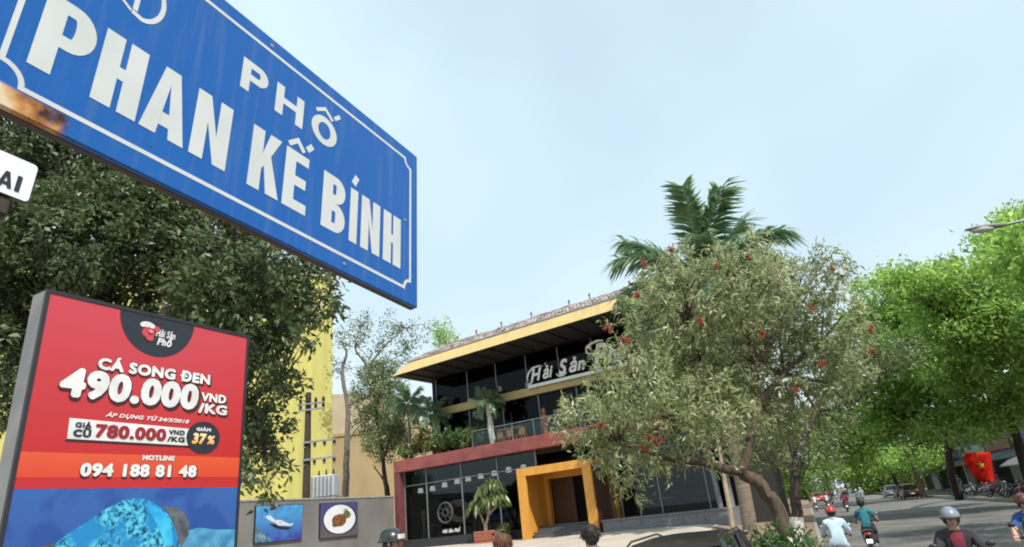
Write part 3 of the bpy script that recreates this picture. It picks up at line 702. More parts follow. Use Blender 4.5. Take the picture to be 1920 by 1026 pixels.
for k in range(3):
    mb = MB(); mb.tube([(.9 + k * .5, -.1, 5.95), (.9 + k * .5, -.1, 6.35)], [.08, .04], 7); mb.obj('bushing', M['black'], tk)
mb = MB(); mb.box(.25, 2.3, -.75, .28, 4.45, 4.595); mb.obj('platform', M['steel'], t)

# ------------------------------------------------------------------ blue street sign
def strip(m, pts, w, y0, y1, close=False):
    """a flat ribbon of width w along a path in x,z"""
    n = len(pts); L_, R_ = [], []
    for i in range(n):
        a = Vector(pts[i - 1] if (i or close) else pts[i]); b = Vector(pts[(i + 1) % n] if (i < n - 1 or close) else pts[i])
        c = Vector(pts[i]); d1 = (c - a).normalized() if (c - a).length > 1e-9 else (b - c).normalized()
        d2 = (b - c).normalized() if (b - c).length > 1e-9 else d1
        t = (d1 + d2).normalized(); q = Vector((-t.y, t.x)); k = 1 / max(.5, q.dot(Vector((-d1.y, d1.x))))
        L_.append(c + q * w * .5 * k); R_.append(c - q * w * .5 * k)
    for i in range(n if close else n - 1):
        j = (i + 1) % n
        m.prism([L_[i], R_[i], R_[j], L_[j]], y0, y1)
def arc(cx, cz, rx, rz, a0, a1, n=8): return [(cx + rx * math.cos(R(a0 + (a1 - a0) * k / n)), cz + rz * math.sin(R(a0 + (a1 - a0) * k / n))) for k in range(n + 1)]
def bowl(m, x0, x1, z0, z1, s, t, y0, y1):
    r = min((z1 - z0) / 2, (x1 - x0) * .75); xi = x1 - r; rz = (z1 - z0) / 2; cz = (z0 + z1) / 2
    A = [(x0, z1)] + arc(xi, cz, r, rz, 90, -90, 12) + [(x0, z0)]
    B = [(x0, z1 - t)] + arc(xi, cz, max(.001, r - s), max(.001, rz - t), 90, -90, 12) + [(x0, z0 + t)]
    for i in range(len(A) - 1): m.prism([A[i], B[i], B[i + 1], A[i + 1]], y0, y1)
def glyph(ch, x0, x1, z0, z1, s, y0, y1, t=None):
    m = MB(); t = t or s * .86; w, h = x1 - x0, z1 - z0; q = m.prism
    def bar(a, b, c, d): q([(a, c), (b, c), (b, d), (a, d)], y0, y1)
    if ch in 'HPKEBI': bar(x0, x0 + s, z0, z1)
    if ch == 'H': bar(x1 - s, x1, z0, z1); bar(x0 + s, x1 - s, z0 + h * .42, z0 + h * .42 + t)
    if ch == 'P': bowl(m, x0 + s, x1, z0 + h * .38, z1, s, t, y0, y1)
    if ch == 'B': bowl(m, x0 + s, x1 - w * .03, z0 + h * .515, z1, s * .95, t * .9, y0, y1); bowl(m, x0 + s, x1, z0, z0 + h * .512, s, t * .9, y0, y1)
    if ch == 'E':
        for k in (0, .5, 1): zc = z0 + (h - t) * k; bar(x0 + s, x1 - (w * .08 if k == .5 else 0), zc, zc + t)
    if ch == 'K':
        a = x0 + s; q([(a, z0 + h * .36), (a, z0 + h * .62), (x1 - s * 1.15, z1), (x1 - .004, z1), (a + s * .55, z0 + h * .56)], y0, y1)
        q([(a + s * .05, z0 + h * .60), (a + s * .6, z0 + h * .70), (x1, z0), (x1 - s * 1.12, z0)], y0 - .0006, y1)
    if ch == 'N':
        bar(x0, x0 + s * .95, z0, z1); bar(x1 - s * .95, x1, z0, z1)
        q([(x0 + s * .95, z1), (x0 + s * .95, z1 - h * .42), (x1 - s * .95, z0), (x1 - s * .95, z0 + h * .42)], y0, y1)
    if ch == 'A':
        c = (x0 + x1) / 2; k = s * .5
        q([(x0, z0), (x0 + s, z0), (c, z1 - h * .22), (c, z1), (c - k, z1)], y0, y1); q([(x1 - s, z0), (x1, z0), (c + k, z1), (c, z1), (c, z1 - h * .22)], y0, y1)
        e = .2 * w; q([(x0 + s * .95, z0 + h * .15), (x1 - s * .95, z0 + h * .15), (x1 - s * .95 - e * .38, z0 + h * .34), (x0 + s * .95 + e * .38, z0 + h * .34)], y0 + .0004, y1)
    if ch == 'O':
        A = arc((x0 + x1) / 2, (z0 + z1) / 2, w / 2, h / 2, 0, 360, 28); B = arc((x0 + x1) / 2, (z0 + z1) / 2, w / 2 - s, h / 2 - t, 0, 360, 28)
        for i in range(28): q([A[i], B[i], B[i + 1], A[i + 1]], y0, y1)
    return m
SD = (.43459, .89887, -.05618); SU = (.03160, .04712, .99839); SP = (-.27531, 1.65128, 2.48356 - .0)
sg = thing('street_sign', 'large blue enamel street name sign with white border reading PHAN KẾ BÍNH', 'sign', mw=frame(SP, SD, SU))
def rust_blue():
    m, n, o = new_mat('blue_enamel'); p = n.nodes.new('ShaderNodeBsdfPrincipled'); p.inputs['Roughness'].default_value = .32; p.inputs['Specular IOR Level'].default_value = .22
    t = n.nodes.new('ShaderNodeTexCoord'); s = n.nodes.new('ShaderNodeSeparateXYZ'); nz = n.nodes.new('ShaderNodeTexNoise'); nz.inputs['Scale'].default_value = 26; nz.inputs['Detail'].default_value = 6
    n.links.new(t.outputs['Object'], s.inputs[0]); n.links.new(t.outputs['Object'], nz.inputs['Vector'])
    def mth(op, a, b):
        q = n.nodes.new('ShaderNodeMath'); q.operation = op
        for i, v in enumerate((a, b)):
            if isinstance(v, (int, float)): q.inputs[i].default_value = v
            else: n.links.new(v, q.inputs[i])
        return q.outputs[0]
    def ramp(v, a, b):
        q = n.nodes.new('ShaderNodeMapRange'); q.inputs['From Min'].default_value = a; q.inputs['From Max'].default_value = b; n.links.new(v, q.inputs['Value']); return q.outputs[0]
    jit = mth('MULTIPLY', mth('SUBTRACT', nz.outputs['Fac'], .5), .03)
    inx = ramp(mth('ADD', s.outputs[0], jit), -.938, -.952); inz = ramp(mth('ADD', s.outputs[2], mth('MULTIPLY', jit, .25)), .040, .033)
    chip = mth('MULTIPLY', inx, inz)
    nz2 = n.nodes.new('ShaderNodeTexNoise'); nz2.inputs['Scale'].default_value = 17; nz2.inputs['Detail'].default_value = 7; n.links.new(t.outputs['Object'], nz2.inputs['Vector'])
    rp = n.nodes.new('ShaderNodeValToRGB'); e = rp.color_ramp.elements
    e[0].position = .36; e[0].color = (.05, .018, .012, 1); e[1].position = .66; e[1].color = (.62, .50, .34, 1)
    x = e.new(.46); x.color = (.34, .14, .045, 1); x = e.new(.55); x.color = (.55, .31, .11, 1)
    n.links.new(mth('ADD', nz2.outputs['Fac'], mth('MULTIPLY', mth('ADD', s.outputs[0], .99), -1.6)), rp.inputs['Fac'])
    b1 = n.nodes.new('ShaderNodeMix'); b1.data_type = 'RGBA'; b1.inputs['A'].default_value = (.010, .088, .33, 1); b1.inputs['B'].default_value = (.014, .105, .365, 1)
    nz3 = n.nodes.new('ShaderNodeTexNoise'); nz3.inputs['Scale'].default_value = 3; nz3.inputs['Detail'].default_value = 8; n.links.new(t.outputs['Object'], nz3.inputs['Vector']); n.links.new(nz3.outputs['Fac'], b1.inputs['Factor'])
    mx = n.nodes.new('ShaderNodeMix'); mx.data_type = 'RGBA'; n.links.new(chip, mx.inputs['Factor']); n.links.new(b1.outputs['Result'], mx.inputs['A']); n.links.new(rp.outputs[0], mx.inputs['B'])
    nz4 = n.nodes.new('ShaderNodeTexNoise'); nz4.inputs['Scale'].default_value = 60; nz4.inputs['Detail'].default_value = 2; n.links.new(t.outputs['Object'], nz4.inputs['Vector'])
    mp4 = n.nodes.new('ShaderNodeMapping'); mp4.inputs['Scale'].default_value = (14, 1, 1.2); n.links.new(t.outputs['Object'], mp4.inputs['Vector'])
    nz5 = n.nodes.new('ShaderNodeTexNoise'); nz5.inputs['Scale'].default_value = 3; nz5.inputs['Detail'].default_value = 6; n.links.new(mp4.outputs[0], nz5.inputs['Vector'])
    m2 = n.nodes.new('ShaderNodeMix'); m2.data_type = 'RGBA'; m2.inputs['B'].default_value = (.10, .17, .33, 1); n.links.new(mth('MULTIPLY', ramp(nz5.outputs['Fac'], .5, .8), .45), m2.inputs['Factor']); n.links.new(mx.outputs['Result'], m2.inputs['A'])
    m3 = n.nodes.new('ShaderNodeMix'); m3.data_type = 'RGBA'; m3.inputs['B'].default_value = (.02, .03, .06, 1); n.links.new(ramp(nz4.outputs['Fac'], .735, .77), m3.inputs['Factor']); n.links.new(m2.outputs['Result'], m3.inputs['A'])
    mx = m3
    n.links.new(mx.outputs['Result'], p.inputs['Base Color'])
    r = mth('ADD', mth('MULTIPLY', chip, .5), .32); n.links.new(r, p.inputs['Roughness'])
    bp = n.nodes.new('ShaderNodeBump'); bp.inputs['Strength'].default_value = .35; bp.inputs['Distance'].default_value = .002; n.links.new(mth('MULTIPLY', nz2.outputs['Fac'], chip), bp.inputs['Height']); n.links.new(bp.outputs[0], p.inputs['Normal'])
    n.links.new(p.outputs[0], o.inputs['Surface']); return m
blue = rust_blue()
M['signwhite'] = mat('sign_white', (.55, .565, .56), .5, (.50, .515, .51), 9)
mb = MB(); mb.bbox(-1.083, 0, 0, .012, 0, .514, .0022); mb.obj('plate', blue, sg)
M['signback'] = mat('sign_back', (.05, .055, .07), .7, (.09, .05, .035), 6)
for a in ((-1.083, 0, .0125, .026, 0, .008), (-1.083, 0, .0125, .026, .506, .514), (-.008, 0, .0125, .026, .009, .505), (-1.083, -1.075, .0125, .026, .009, .505)):
    mb = MB(); mb.box(*a); mb.obj('rim', M['signback'], sg)
for bx, bz in ((-.06, .257), (-.58, .49), (-.30, .022)):
    mb = MB(); mb.loft([[(bx + rr_ * math.cos(a), yy_, bz + rr_ * math.sin(a)) for a in [2 * math.pi * k / 10 for k in range(10)][::-1]] for rr_, yy_ in ((.0052, 0), (.0048, -.0018), (.002, -.0026))]); mb.obj('rivet', M['steel'], sg)
xl, xr, zb, zt, r = -1.046, -.036, .043, .473, .034
brd = arc(xl, zb, r, r, 0, 90, 6)[::-1] + arc(xr, zb, r * .8, r * .8, 180, 90, 6) [::1]
path = [(xl, zb + r)] + arc(xl, zb, r, r, 90, 0, 6)[1:] + [(xr - r * .8, zb)] + arc(xr, zb, r * .8, r * .8, 180, 90, 6)[1:] + [(xr, zt - r * .8)] + arc(xr, zt, r * .8, r * .8, 270, 180, 6)[1:] + [(xl + r, zt)] + arc(xl, zt, r, r, 0, -90, 6)[1:]
mb = MB(); strip(mb, path, .0085, -.0006, -.0002, True); mb.obj('border_line', M['signwhite'], sg)
Y0, Y1 = -.0008, -.0002
for ch, a, b in (('P', -1.016, -.932), ('H', -.921, -.843), ('A', -.836, -.749), ('N', -.737, -.655), ('K', -.601, -.518), ('E', -.507, -.437), ('B', -.387, -.307), ('I', -.290, -.262), ('N', -.247, -.172), ('H', -.157, -.081)):
    glyph(ch, a, b, .092, .247, .0335 if ch in 'PHB' else (.028 if ch == 'I' else .031), Y0, Y1, .026).obj('letter', M['signwhite'], sg)
for ch, a, b in (('P', -.649, -.578), ('H', -.553, -.468), ('O', -.440, -.352)):
    glyph(ch, a, b, .318, .402, .0225, Y0, Y1, .0175).obj('letter', M['signwhite'], sg)
def accent(pts, w): mb = MB(); strip(mb, pts, w, Y0, Y1); mb.obj('accent', M['signwhite'], sg)
accent([(-.502, .257), (-.476, .280), (-.455, .257)], .0125); accent([(-.446, .270), (-.430, .290)], .015)
accent([(-.281, .262), (-.268, .290)], .017)
accent([(-.428, .407), (-.398, .428), (-.370, .407)], .010); accent([(-.364, .418), (-.345, .438)], .011)
accent([(-.886, .322), (-.886, .42)], .0095); accent([(-.8905, .3165)] + arc(-.878, .368, .041, .057, -80, 80, 18) + [(-.8905, .4245)], .0095); accent([(-.93, .345), (-.91, .327), (-.892, .316)], .006)
mb = MB(); mb.tube([(-1.16, .05, -2.6), (-1.16, .05, .75)], .045, 14); mb.obj('pole', M['steel'], sg, True)
for z in (.1, .4):
    mb = MB(); mb.bbox(-1.215, -1.0, .027, .05, z - .02, z + .02, .004); mb.obj('bracket', M['steel'], sg)

# ------------------------------------------------------------------ small white plate below the blue sign
ps = thing('number_plate', 'small white rounded plate lettered AI below the rusty end of the blue sign', 'sign', mw=frame(Vector(SP) + Vector(SD) * -.960 + Vector(SU) * -.1355, SD, SU))
def rrect(x0, x1, z0, z1, r): return arc(x1 - r, z1 - r, r, r, 0, 90, 5) + arc(x0 + r, z1 - r, r, r, 90, 180, 5) + arc(x0 + r, z0 + r, r, r, 180, 270, 5) + arc(x1 - r, z0 + r, r, r, 270, 360, 5)
mb = MB(); mb.prism(rrect(-.125, 0, 0, .066, .007), 0, .006); mb.obj('plate', M['black'], ps)
mb = MB(); mb.prism(rrect(-.123, -.0015, .0015, .0645, .006), -.0012, -.0002); mb.obj('white_face', mat('plate_face', (.74, .76, .77), .4, (.68, .70, .71), 8), ps)
M['ink'] = mat('dark_ink', (.012, .014, .022), .5)
glyph('A', -.0445, -.0265, .0115, .0365, .0052, -.0026, -.0014).obj('letter', M['ink'], ps); glyph('I', -.0225, -.0165, .0115, .0365, .0058, -.0026, -.0014).obj('letter', M['ink'], ps)
mb = MB(); mb.bbox(-.125, -.018, .002, .04, -.03, -.001, .004); mb.obj('clamp', mat('rusty_iron', (.07, .045, .035), .8, (.03, .022, .02), 30), ps)

# ------------------------------------------------------------------ red advertising light box
bb = thing('advertising_board', 'tall red and blue advertising light box for fish with white price lettering', 'billboard', mw=frame((-2.99388, 3.63488, 3.58394), (.45879, .88855, 0), (0, 0, 1)))
BW, BH = 1.553, 2.45
M['boardside'] = mat('board_grey', (.20, .20, .20), .6, (.15, .15, .15), 3); M['boardedge'] = mat('board_edge', (.02, .02, .024), .5)
mb = MB(); mb.bbox(0, BW, .02, .168, -BH, 0, .004); mb.obj('box', M['boardside'], bb)
for a in ((0, BW, -.006, .0195, -.022, .002), (0, BW, -.006, .0195, -BH, -BH + .022), (0, .022, -.006, .0195, -BH + .0225, -.0225), (BW - .022, BW, -.006, .0195, -BH + .0225, -.0225)):
    mb = MB(); mb.box(*a); mb.obj('frame', M['boardedge'], bb)
def face(name, m, z0, z1, y=0.0): mb = MB(); mb.box(.0225, BW - .0225, y, y + .019, z0, z1); return mb.obj(name, m, bb)
face('red_print', vfade('red_ink', (.44, .013, .014), (.50, .045, .062), 2, -1.0, -.1, rough=.22), -1.2255, -.0225)  # paler, pinker top: gloss reflection painted into the red
face('blue_print', vfade('deep_blue_ink', (.022, .05, .24), (.025, .095, .33), 2, -2.2, -1.25, (.012, .06, .27), 3, .22), -BH + .0225, -1.2265)
fl = lambda poly, m, y, name='print': MB().prism(poly, y, y + .0012).obj(name, m, bb)
M['orange_ink'] = vfade('orange_ink', (.58, .045, .014), (.60, .075, .02), 2, -1.16, -1.02, rough=.22)
fl([(.0225, -1.165), (BW - .0225, -1.150), (BW - .0225, -1.003), (.0225, -1.018)], M['orange_ink'], -.0015, 'orange_band')
M['black_ink'] = mat('black_ink', (.02, .022, .032), .3); M['white_ink'] = mat('white_ink', (.74, .73, .72), .3); M['shade_ink'] = mat('shade_ink', (.05, .008, .012), .35)
fl([(.757 + .285 * math.cos(a), -.0235 + .295 * math.sin(a)) for a in [math.pi + math.pi * k / 24 for k in range(25)]], M['black_ink'], -.0015, 'badge')
# emblem: a chef's hat over a red shape, with the name beside it
mb = MB(); ell(mb, .675, -.092, .048, .022, -.003, 14); ell(mb, .642, -.10, .022, .018, -.0065, 12); ell(mb, .706, -.10, .022, .018, -.010, 12); mb.obj('hat_print', M['white_ink'], bb)
mb = MB(); ell(mb, .690, -.150, .048, .040, -.003, 16); ell(mb, .742, -.112, .030, .020, -.0065, 10); ell(mb, .70, -.192, .03, .02, -.010, 10); mb.obj('emblem_print', mat('emblem_red', (.55, .06, .07), .35), bb)
mb = MB(); ell(mb, .70, -.140, .018, .014, -.0135, 10); mb.obj('emblem_print', mat('emblem_pink', (.75, .25, .26), .35), bb)
text('Hải Sản', .745, .895, -.165, -.110, -.0035, M['white_ink'], 'lettering', bb, .03, .2)
text('Phố', .760, .880, -.228, -.172, -.0035, M['white_ink'], 'lettering', bb, .045, .2)
def btext(s, x0, x1, z0, z1, b=.05, sh=0.0, m='white_ink', shadow=True, y=-.006, d=.012, bs=.05):
    text(s, x0, x1, z0, z1, y, M[m], 'lettering', bb, b, sh)
    if shadow: text(s, x0 - d * .3, x1 + d * 1.1, z0 - d * 1.3, z1 + d * .2, y + .0022, M['shade_ink'], 'lettering_shadow', bb, b + bs, sh)
btext('CÁ SONG ĐEN', .375, 1.215, -.468, -.388, .055, bs=.03)
btext('490.000', .165, 1.13, -.672, -.478, .06, .06, d=.018, bs=.035)
btext('VND', 1.15, 1.37, -.598, -.530, .05, bs=.03); btext('/KG', 1.135, 1.385, -.688, -.612, .05, bs=.03)
btext('ÁP DỤNG TỪ 24/3/2018', .47, 1.07, -.775, -.748, .04, .3, shadow=False)
M['box_ink'] = mat('box_white', (.74, .73, .72), .3)
fl([(.262, -.930), (1.10, -.932), (1.10, -.812), (.258, -.802)], M['box_ink'], -.0020, 'price_box'); fl([(.250, -.948), (1.12, -.950), (1.12, -.93), (.262, -.9285)], M['shade_ink'], -.0012, 'price_box_shadow')
M['darkred_ink'] = mat('dark_red_ink', (.30, .012, .018), .35)
btext('GIÁ', .295, .395, -.857, -.823, .05, 0, 'black_ink', False); btext('CŨ', .290, .398, -.915, -.868, .07, 0, 'black_ink', False)
btext('780.000', .420, .905, -.912, -.825, .055, 0, 'darkred_ink', False)
btext('VND', .920, 1.045, -.862, -.828, .05, 0, 'black_ink', False); btext('/KG', .915, 1.05, -.912, -.875, .05, 0, 'black_ink', False)
mb = MB(); ell(mb, 1.2, -.868, .139, .118, -.0042, 30); mb.obj('badge', M['black_ink'], bb)
M['gold_ink'] = vfade('gold_ink', (.80, .33, .02), (.80, .62, .35), 2, -.92, -.85)
btext('GIẢM', 1.135, 1.255, -.822, -.797, .05, 0, 'white_ink', False); btext('37', 1.105, 1.225, -.918, -.838, .06, .15, 'gold_ink', False); btext('%', 1.232, 1.295, -.915, -.850, .05, .15, 'gold_ink', False)
btext('HOTLINE', .752, .985, -1.045, -1.010, .06, shadow=False)
btext('094 188 81 48', .365, 1.165, -1.155, -1.072, .055, d=.010, bs=.035)
# the big fish, printed on the blue half
def fish_ink():
    m, n, o = new_mat('spotted_fish_ink'); p = n.nodes.new('ShaderNodeBsdfPrincipled'); p.inputs['Roughness'].default_value = .25
    t = n.nodes.new('ShaderNodeTexCoord'); v = n.nodes.new('ShaderNodeTexNoise'); v.inputs['Scale'].default_value = 30; v.inputs['Detail'].default_value = 2.5; v.inputs['Distortion'].default_value = .8
    rp = n.nodes.new('ShaderNodeValToRGB'); e = rp.color_ramp.elements
    e[0].position = .38; e[0].color = (.008, .045, .09, 1); e[1].position = .60; e[1].color = (.10, .50, .66, 1); x = e.new(.47); x.color = (.008, .24, .44, 1)
    w = n.nodes.new('ShaderNodeTexNoise'); w.inputs['Scale'].default_value = 5; mx = n.nodes.new('ShaderNodeMix'); mx.data_type = 'RGBA'; mx.inputs['B'].default_value = (.008, .20, .46, 1)
    r = n.nodes.new('ShaderNodeMapRange'); r.inputs['From Min'].default_value = .5; r.inputs['From Max'].default_value = .62
    n.links.new(t.outputs['Object'], v.inputs['Vector']); n.links.new(t.outputs['Object'], w.inputs['Vector']); n.links.new(v.outputs['Fac'], rp.inputs['Fac']); n.links.new(w.outputs['Fac'], r.inputs['Value'])
    n.links.new(r.outputs[0], mx.inputs['Factor']); n.links.new(rp.outputs[0], mx.inputs['A']); n.links.new(mx.outputs['Result'], p.inputs['Base Color']); n.links.new(p.outputs[0], o.inputs['Surface']); return m
fl([(.30, -1.53), (.36, -1.48), (.46, -1.42), (.56, -1.35), (.66, -1.302), (.74, -1.29), (.82, -1.30), (.90, -1.34), (.98, -1.40), (1.03, -1.47), (1.07, -1.56), (1.05, -1.75), (.9, -1.95), (.6, -2.05), (.35, -1.95), (.2, -1.75)][::-1], fish_ink(), -.0024, 'fish_print')
fl([(.93, -1.345), (1.02, -1.352), (1.10, -1.395), (1.145, -1.46), (1.15, -1.54), (1.10, -1.62), (1.06, -1.56), (1.03, -1.465), (.985, -1.395)][::-1], mat('fin_ink', (.05, .055, .075), .3, (.12, .13, .15), 14), -.0022, 'fin_print')
fl([(.80, -1.325), (.88, -1.345), (.96, -1.40), (1.01, -1.47), (1.04, -1.6), (.98, -1.6), (.93, -1.5), (.87, -1.41)][::-1], mat('gill_ink', (.012, .30, .62), .3, (.05, .48, .72), 9), -.0036, 'gill_print')
fl([(.02 + .0025, -1.60), (.18, -1.555), (.3, -1.528), (.36, -1.50), (.40, -1.56), (.28, -1.75), (.0225, -1.85)][::-1], mat('sea_floor_ink', (.03, .045, .09), .3, (.09, .10, .13), 12), -.0018, 'sea_floor_print')
fl([(1.08, -1.60), (1.12, -1.52), (1.22, -1.50), (1.36, -1.52), (1.53, -1.53), (1.53, -1.8), (1.1, -1.8)][::-1], mat('reef_ink', (.03, .16, .36), .3, (.09, .35, .5), 10), -.0018, 'reef_print')
for x in (.3, BW - .3):
    mb = MB(); mb.bbox(x - .05, x + .05, .04, .14, -3.58, -BH - .002, .005); mb.obj('post', M['boardside'], bb)

# ------------------------------------------------------------------ trees
T1 = [(-12.08, 13.49, 11.39, 1.66), (-10.55, 13.42, 11.65, 1.24), (-9.05, 13.4, 10.81, 1.22), (-9.04, 11.58, 8.45, 1.25), (-10.32, 11.93, 8.38, 1.28), (-8.81, 12.88, 9.32, 1.14), (-8.0, 13.2, 9.67, 1.04), (-7.22, 13.56, 9.17, 0.99), (-6.42, 13.64, 8.39, 0.91), (-4.76, 11.26, 7.07, 0.54), (-4.9, 12.82, 7.14, 0.6), (-4.61, 13.02, 7.51, 0.42), (-4.2, 12.52, 6.64, 0.34), (-4.71, 11.53, 5.91, 0.42), (-5.54, 12.42, 6.66, 0.92), (-5.89, 11.27, 6.53, 0.94), (-8.55, 13.8, 8.0, 1.3), (-9.73, 13.6, 8.06, 1.15), (-10.3, 12.64, 7.26, 1.06), (-5.03, 11.9, 5.17, 0.42), (-5.33, 13.73, 5.26, 0.32), (-5.67, 12.72, 4.75, 0.4), (-5.57, 13.65, 4.32, 0.35), (-5.86, 13.54, 3.89, 0.38), (-5.79, 12.53, 4.3, 0.36), (-5.5, 12.24, 3.22, 0.27), (-5.04, 12.8, 3.41, 0.21), (-12.52, 12.29, 8.4, 2.02), (-11.88, 11.48, 11.31, 1.58), (-11.11, 11.92, 5.75, 1.29), (-6.68, 13.44, 6.22, 0.97), (-3.94, 11.13, 5.49, 0.2), (-3.49, 11.14, 6.37, 0.18), (-6.95, 12.6, 8.5, 0.95), (-6.2, 12.2, 7.6, 0.8), (-5.32, 12.88, 2.84, 0.11)]
tree('mango_tree', 'big dark green broadleaf tree behind the blue sign and red board', (-8.2, 12.8, .1), T1,
     [([(-8.2, 12.8, .0), (-8.0, 12.7, 2.2), (-8.3, 12.5, 4.2)], .36, .26), ([(-8.3, 12.5, 4.2), (-7.6, 12.2, 6.2), (-6.4, 11.9, 8.0)], .2, .08),
      ([(-8.3, 12.5, 4.2), (-9.8, 12.4, 6.5), (-10.4, 12, 9.0)], .2, .09), ([(-8.1, 12.6, 3.4), (-6.6, 13.0, 4.4), (-5.3, 13.2, 5.2)], .13, .05), ([(-9.8, 12.4, 6.5), (-12, 12.5, 8.2)], .12, .06), ([(-6.6, 13.0, 4.4), (-5.4, 12.8, 4.0)], .07, .03)],
     M['leaf_mango'], M['barkdark'], 9.5, 22, .17, .07, .10, twigs=5, up=-.15, outward=.9, shell=.5)
T2 = [(4.54, 11.5, 5.77, 0.89), (3.54, 11.81, 5.66, 0.96), (5.9, 12.63, 5.68, 0.9), (2.94, 12.9, 5.38, 0.91), (4.23, 13.22, 4.62, 1.26), (5.57, 13.29, 4.37, 1.14), (1.94, 11.23, 3.99, 0.77), (1.22, 12.58, 3.6, 0.64), (2.64, 12.75, 3.37, 0.96), (1.83, 12.32, 2.74, 0.51), (3.36, 11.46, 3.3, 0.72), (6.29, 12.23, 4.92, 0.75), (6.09, 11.23, 5.93, 0.36), (6.9, 13.43, 4.3, 0.45), (5.05, 13.25, 3.29, 0.61), (1.32, 12.42, 3.0, 0.41), (3.08, 11.78, 6.04, 0.48), (5.04, 13.36, 5.41, 0.94), (3.31, 12.49, 4.32, 0.86), (6.05, 13.29, 4.2, 0.65)]
bt = tree('bottlebrush_tree', 'leaning grey green bottlebrush tree with red flowers before the restaurant', (4.2, 12.5, .1), T2,
     [([(4.2, 12.5, 0), (4.36, 12.5, .5), (4.46, 12.5, 1.1), (4.43, 12.5, 1.65), (4.24, 12.5, 2.05), (3.93, 12.5, 2.36)], .175, .11),
      ([(3.93, 12.5, 2.35), (4.21, 12.5, 2.86), (4.53, 12.5, 3.55), (4.66, 12.5, 4.29), (4.69, 12.5, 5.07)], .105, .04), ([(3.93, 12.4, 2.36), (3.34, 12.4, 2.55), (3.18, 12.4, 3.26), (2.76, 12.4, 3.51)], .10, .04),
      ([(4.57, 12.55, 3.56), (5.25, 12.6, 4.13), (6.17, 12.6, 4.7)], .07, .03), ([(3.18, 12.3, 3.24), (3.65, 12.2, 3.75), (3.51, 12.2, 4.56), (3.4, 12.1, 5.3)], .06, .03), ([(3.34, 12.4, 2.55), (2.5, 12.4, 2.75), (1.7, 12.3, 3.1)], .06, .025), ([(4.66, 12.5, 4.29), (5.2, 12.3, 5.0), (5.8, 12.4, 5.6)], .05, .02)],
     M['leaf_brush'], M['bark'], 16.5, 15, .145, .037, .10, twigs=6, up=-.25, outward=.5, shell=.55, along=.16)
# red bottlebrush flowers
def brush(k):
    n = 130; a = rng.random(n); th = rng.random(n) * 6.283
    c = np.stack([np.zeros(n), np.zeros(n), (a - .5) * .13], 1); d = np.stack([np.cos(th), np.sin(th), .25 + .2 * rng.normal(size=n)], 1)
    return quads_mesh('flower', leaf_arrays(c, d, np.full(n, .043), np.full(n, .009), .05), M['petal'])
bm_ = [brush(k) for k in range(3)]
for (x, y, z) in [(3.09, 11, 6.4), (2.49, 11, 6.2), (3.83, 10.9, 5.95), (4.5, 10.9, 6.1), (1.92, 11, 4.75), (1.68, 11.1, 5.05), (1.95, 11, 4.7), (1.96, 11.2, 2.85), (2.2, 11.2, 2.95), (5.66, 11.5, 5.1), (5.59, 11.6, 4.1), (6.67, 11.6, 4.6), (6.49, 11.6, 4.15), (2.08, 11.2, 3.0), (1.34, 11.8, 3.4), (4.23, 10.7, 4.53), (6.9, 12.4, 4.9), (3.3, 10.7, 4.9), (6.1, 11.2, 5.8), (5.2, 11.6, 5.7), (2.3, 11, 5.6), (4.9, 11.6, 3.6)]:
    for k in range(2):
        link('flower', random.choice(bm_), bt, (x - 4.2 + random.uniform(-.07, .07), y - 12.5 + random.uniform(-.05, .05), z - .1 + random.uniform(-.06, .06)), (random.uniform(-1, 1), random.uniform(-1, 1), random.uniform(0, 6)))
T4 = [(12.0, 22.54, 6.6, .95), (12.4, 21.53, 6.1, 0.7), (10.9, 21.24, 4.9, .75), (10.36, 21.8, 4.33, 0.8), (8.91, 20.48, 2.78, 0.75), (8.33, 22.08, 4.59, 0.83), (7.72, 21.87, 3.55, 0.72), (8.47, 22.33, 3.34, 0.64), (7.18, 21.95, 3.09, 0.54), (9.98, 21.81, 3.66, 0.81), (10.19, 22.34, 6.96, 0.78), (12.5, 20.13, 5.6, 0.5)]
t4 = tree('kerbside_tree', 'dark trunked grey green kerbside tree with whitewashed foot beyond the bottlebrush', (7.88, 21.3, .05), T4,
     [([(7.88, 21.3, .05), (8.11, 21.3, 1.31), (8.45, 21.3, 2.57), (9.02, 21.3, 3.52), (9.6, 21.3, 4.33), (10.48, 21.3, 5.5)], .2, .07), ([(8.45, 21.3, 2.57), (8.59, 21.3, 3.91), (9.14, 21.3, 5.28), (10.26, 21.3, 6.66)], .1, .04), ([(9.6, 21.3, 4.33), (10.69, 21.3, 4.39), (11.78, 21.3, 5.0)], .08, .03), ([(9.6, 21.3, 4.33), (9.42, 21.3, 4.98), (9.06, 21.3, 5.66)], .06, .02)],
     M['leaf_grey'], M['barkdark'], 5.5, 14, .18, .06, .14, twigs=6, up=-.1, outward=.6, shell=.4)
mb = MB(); mb.tube([(0, 0, .0), (.06, 0, .35), (.14, 0, .75), (.2, 0, 1.1)], [.225, .215, .212, .205], 10); mb.obj('whitewash', M['offwhite'], t4, True)
T5a = [(28.41, 32.84, 13.77, 1.8), (25.52, 32.25, 11.6, 2.02), (24.29, 33.54, 11.6, 1.79), (21.94, 32.48, 11.79, 1.31), (25.85, 32.09, 9.09, 2.23), (24.0, 33.57, 9.14, 1.89), (32.71, 35.84, 15.38, 2.63), (26.68, 35.32, 6.87, 2.24), (23.98, 35.17, 7.13, 1.64), (28.08, 32.78, 8.46, 2.83), (27.87, 34.16, 4.97, 2.0), (24.93, 33.02, 9.48, 1.73), (21.25, 32.56, 12.21, 0.88)]
gtr = 'street trees along the right kerb'
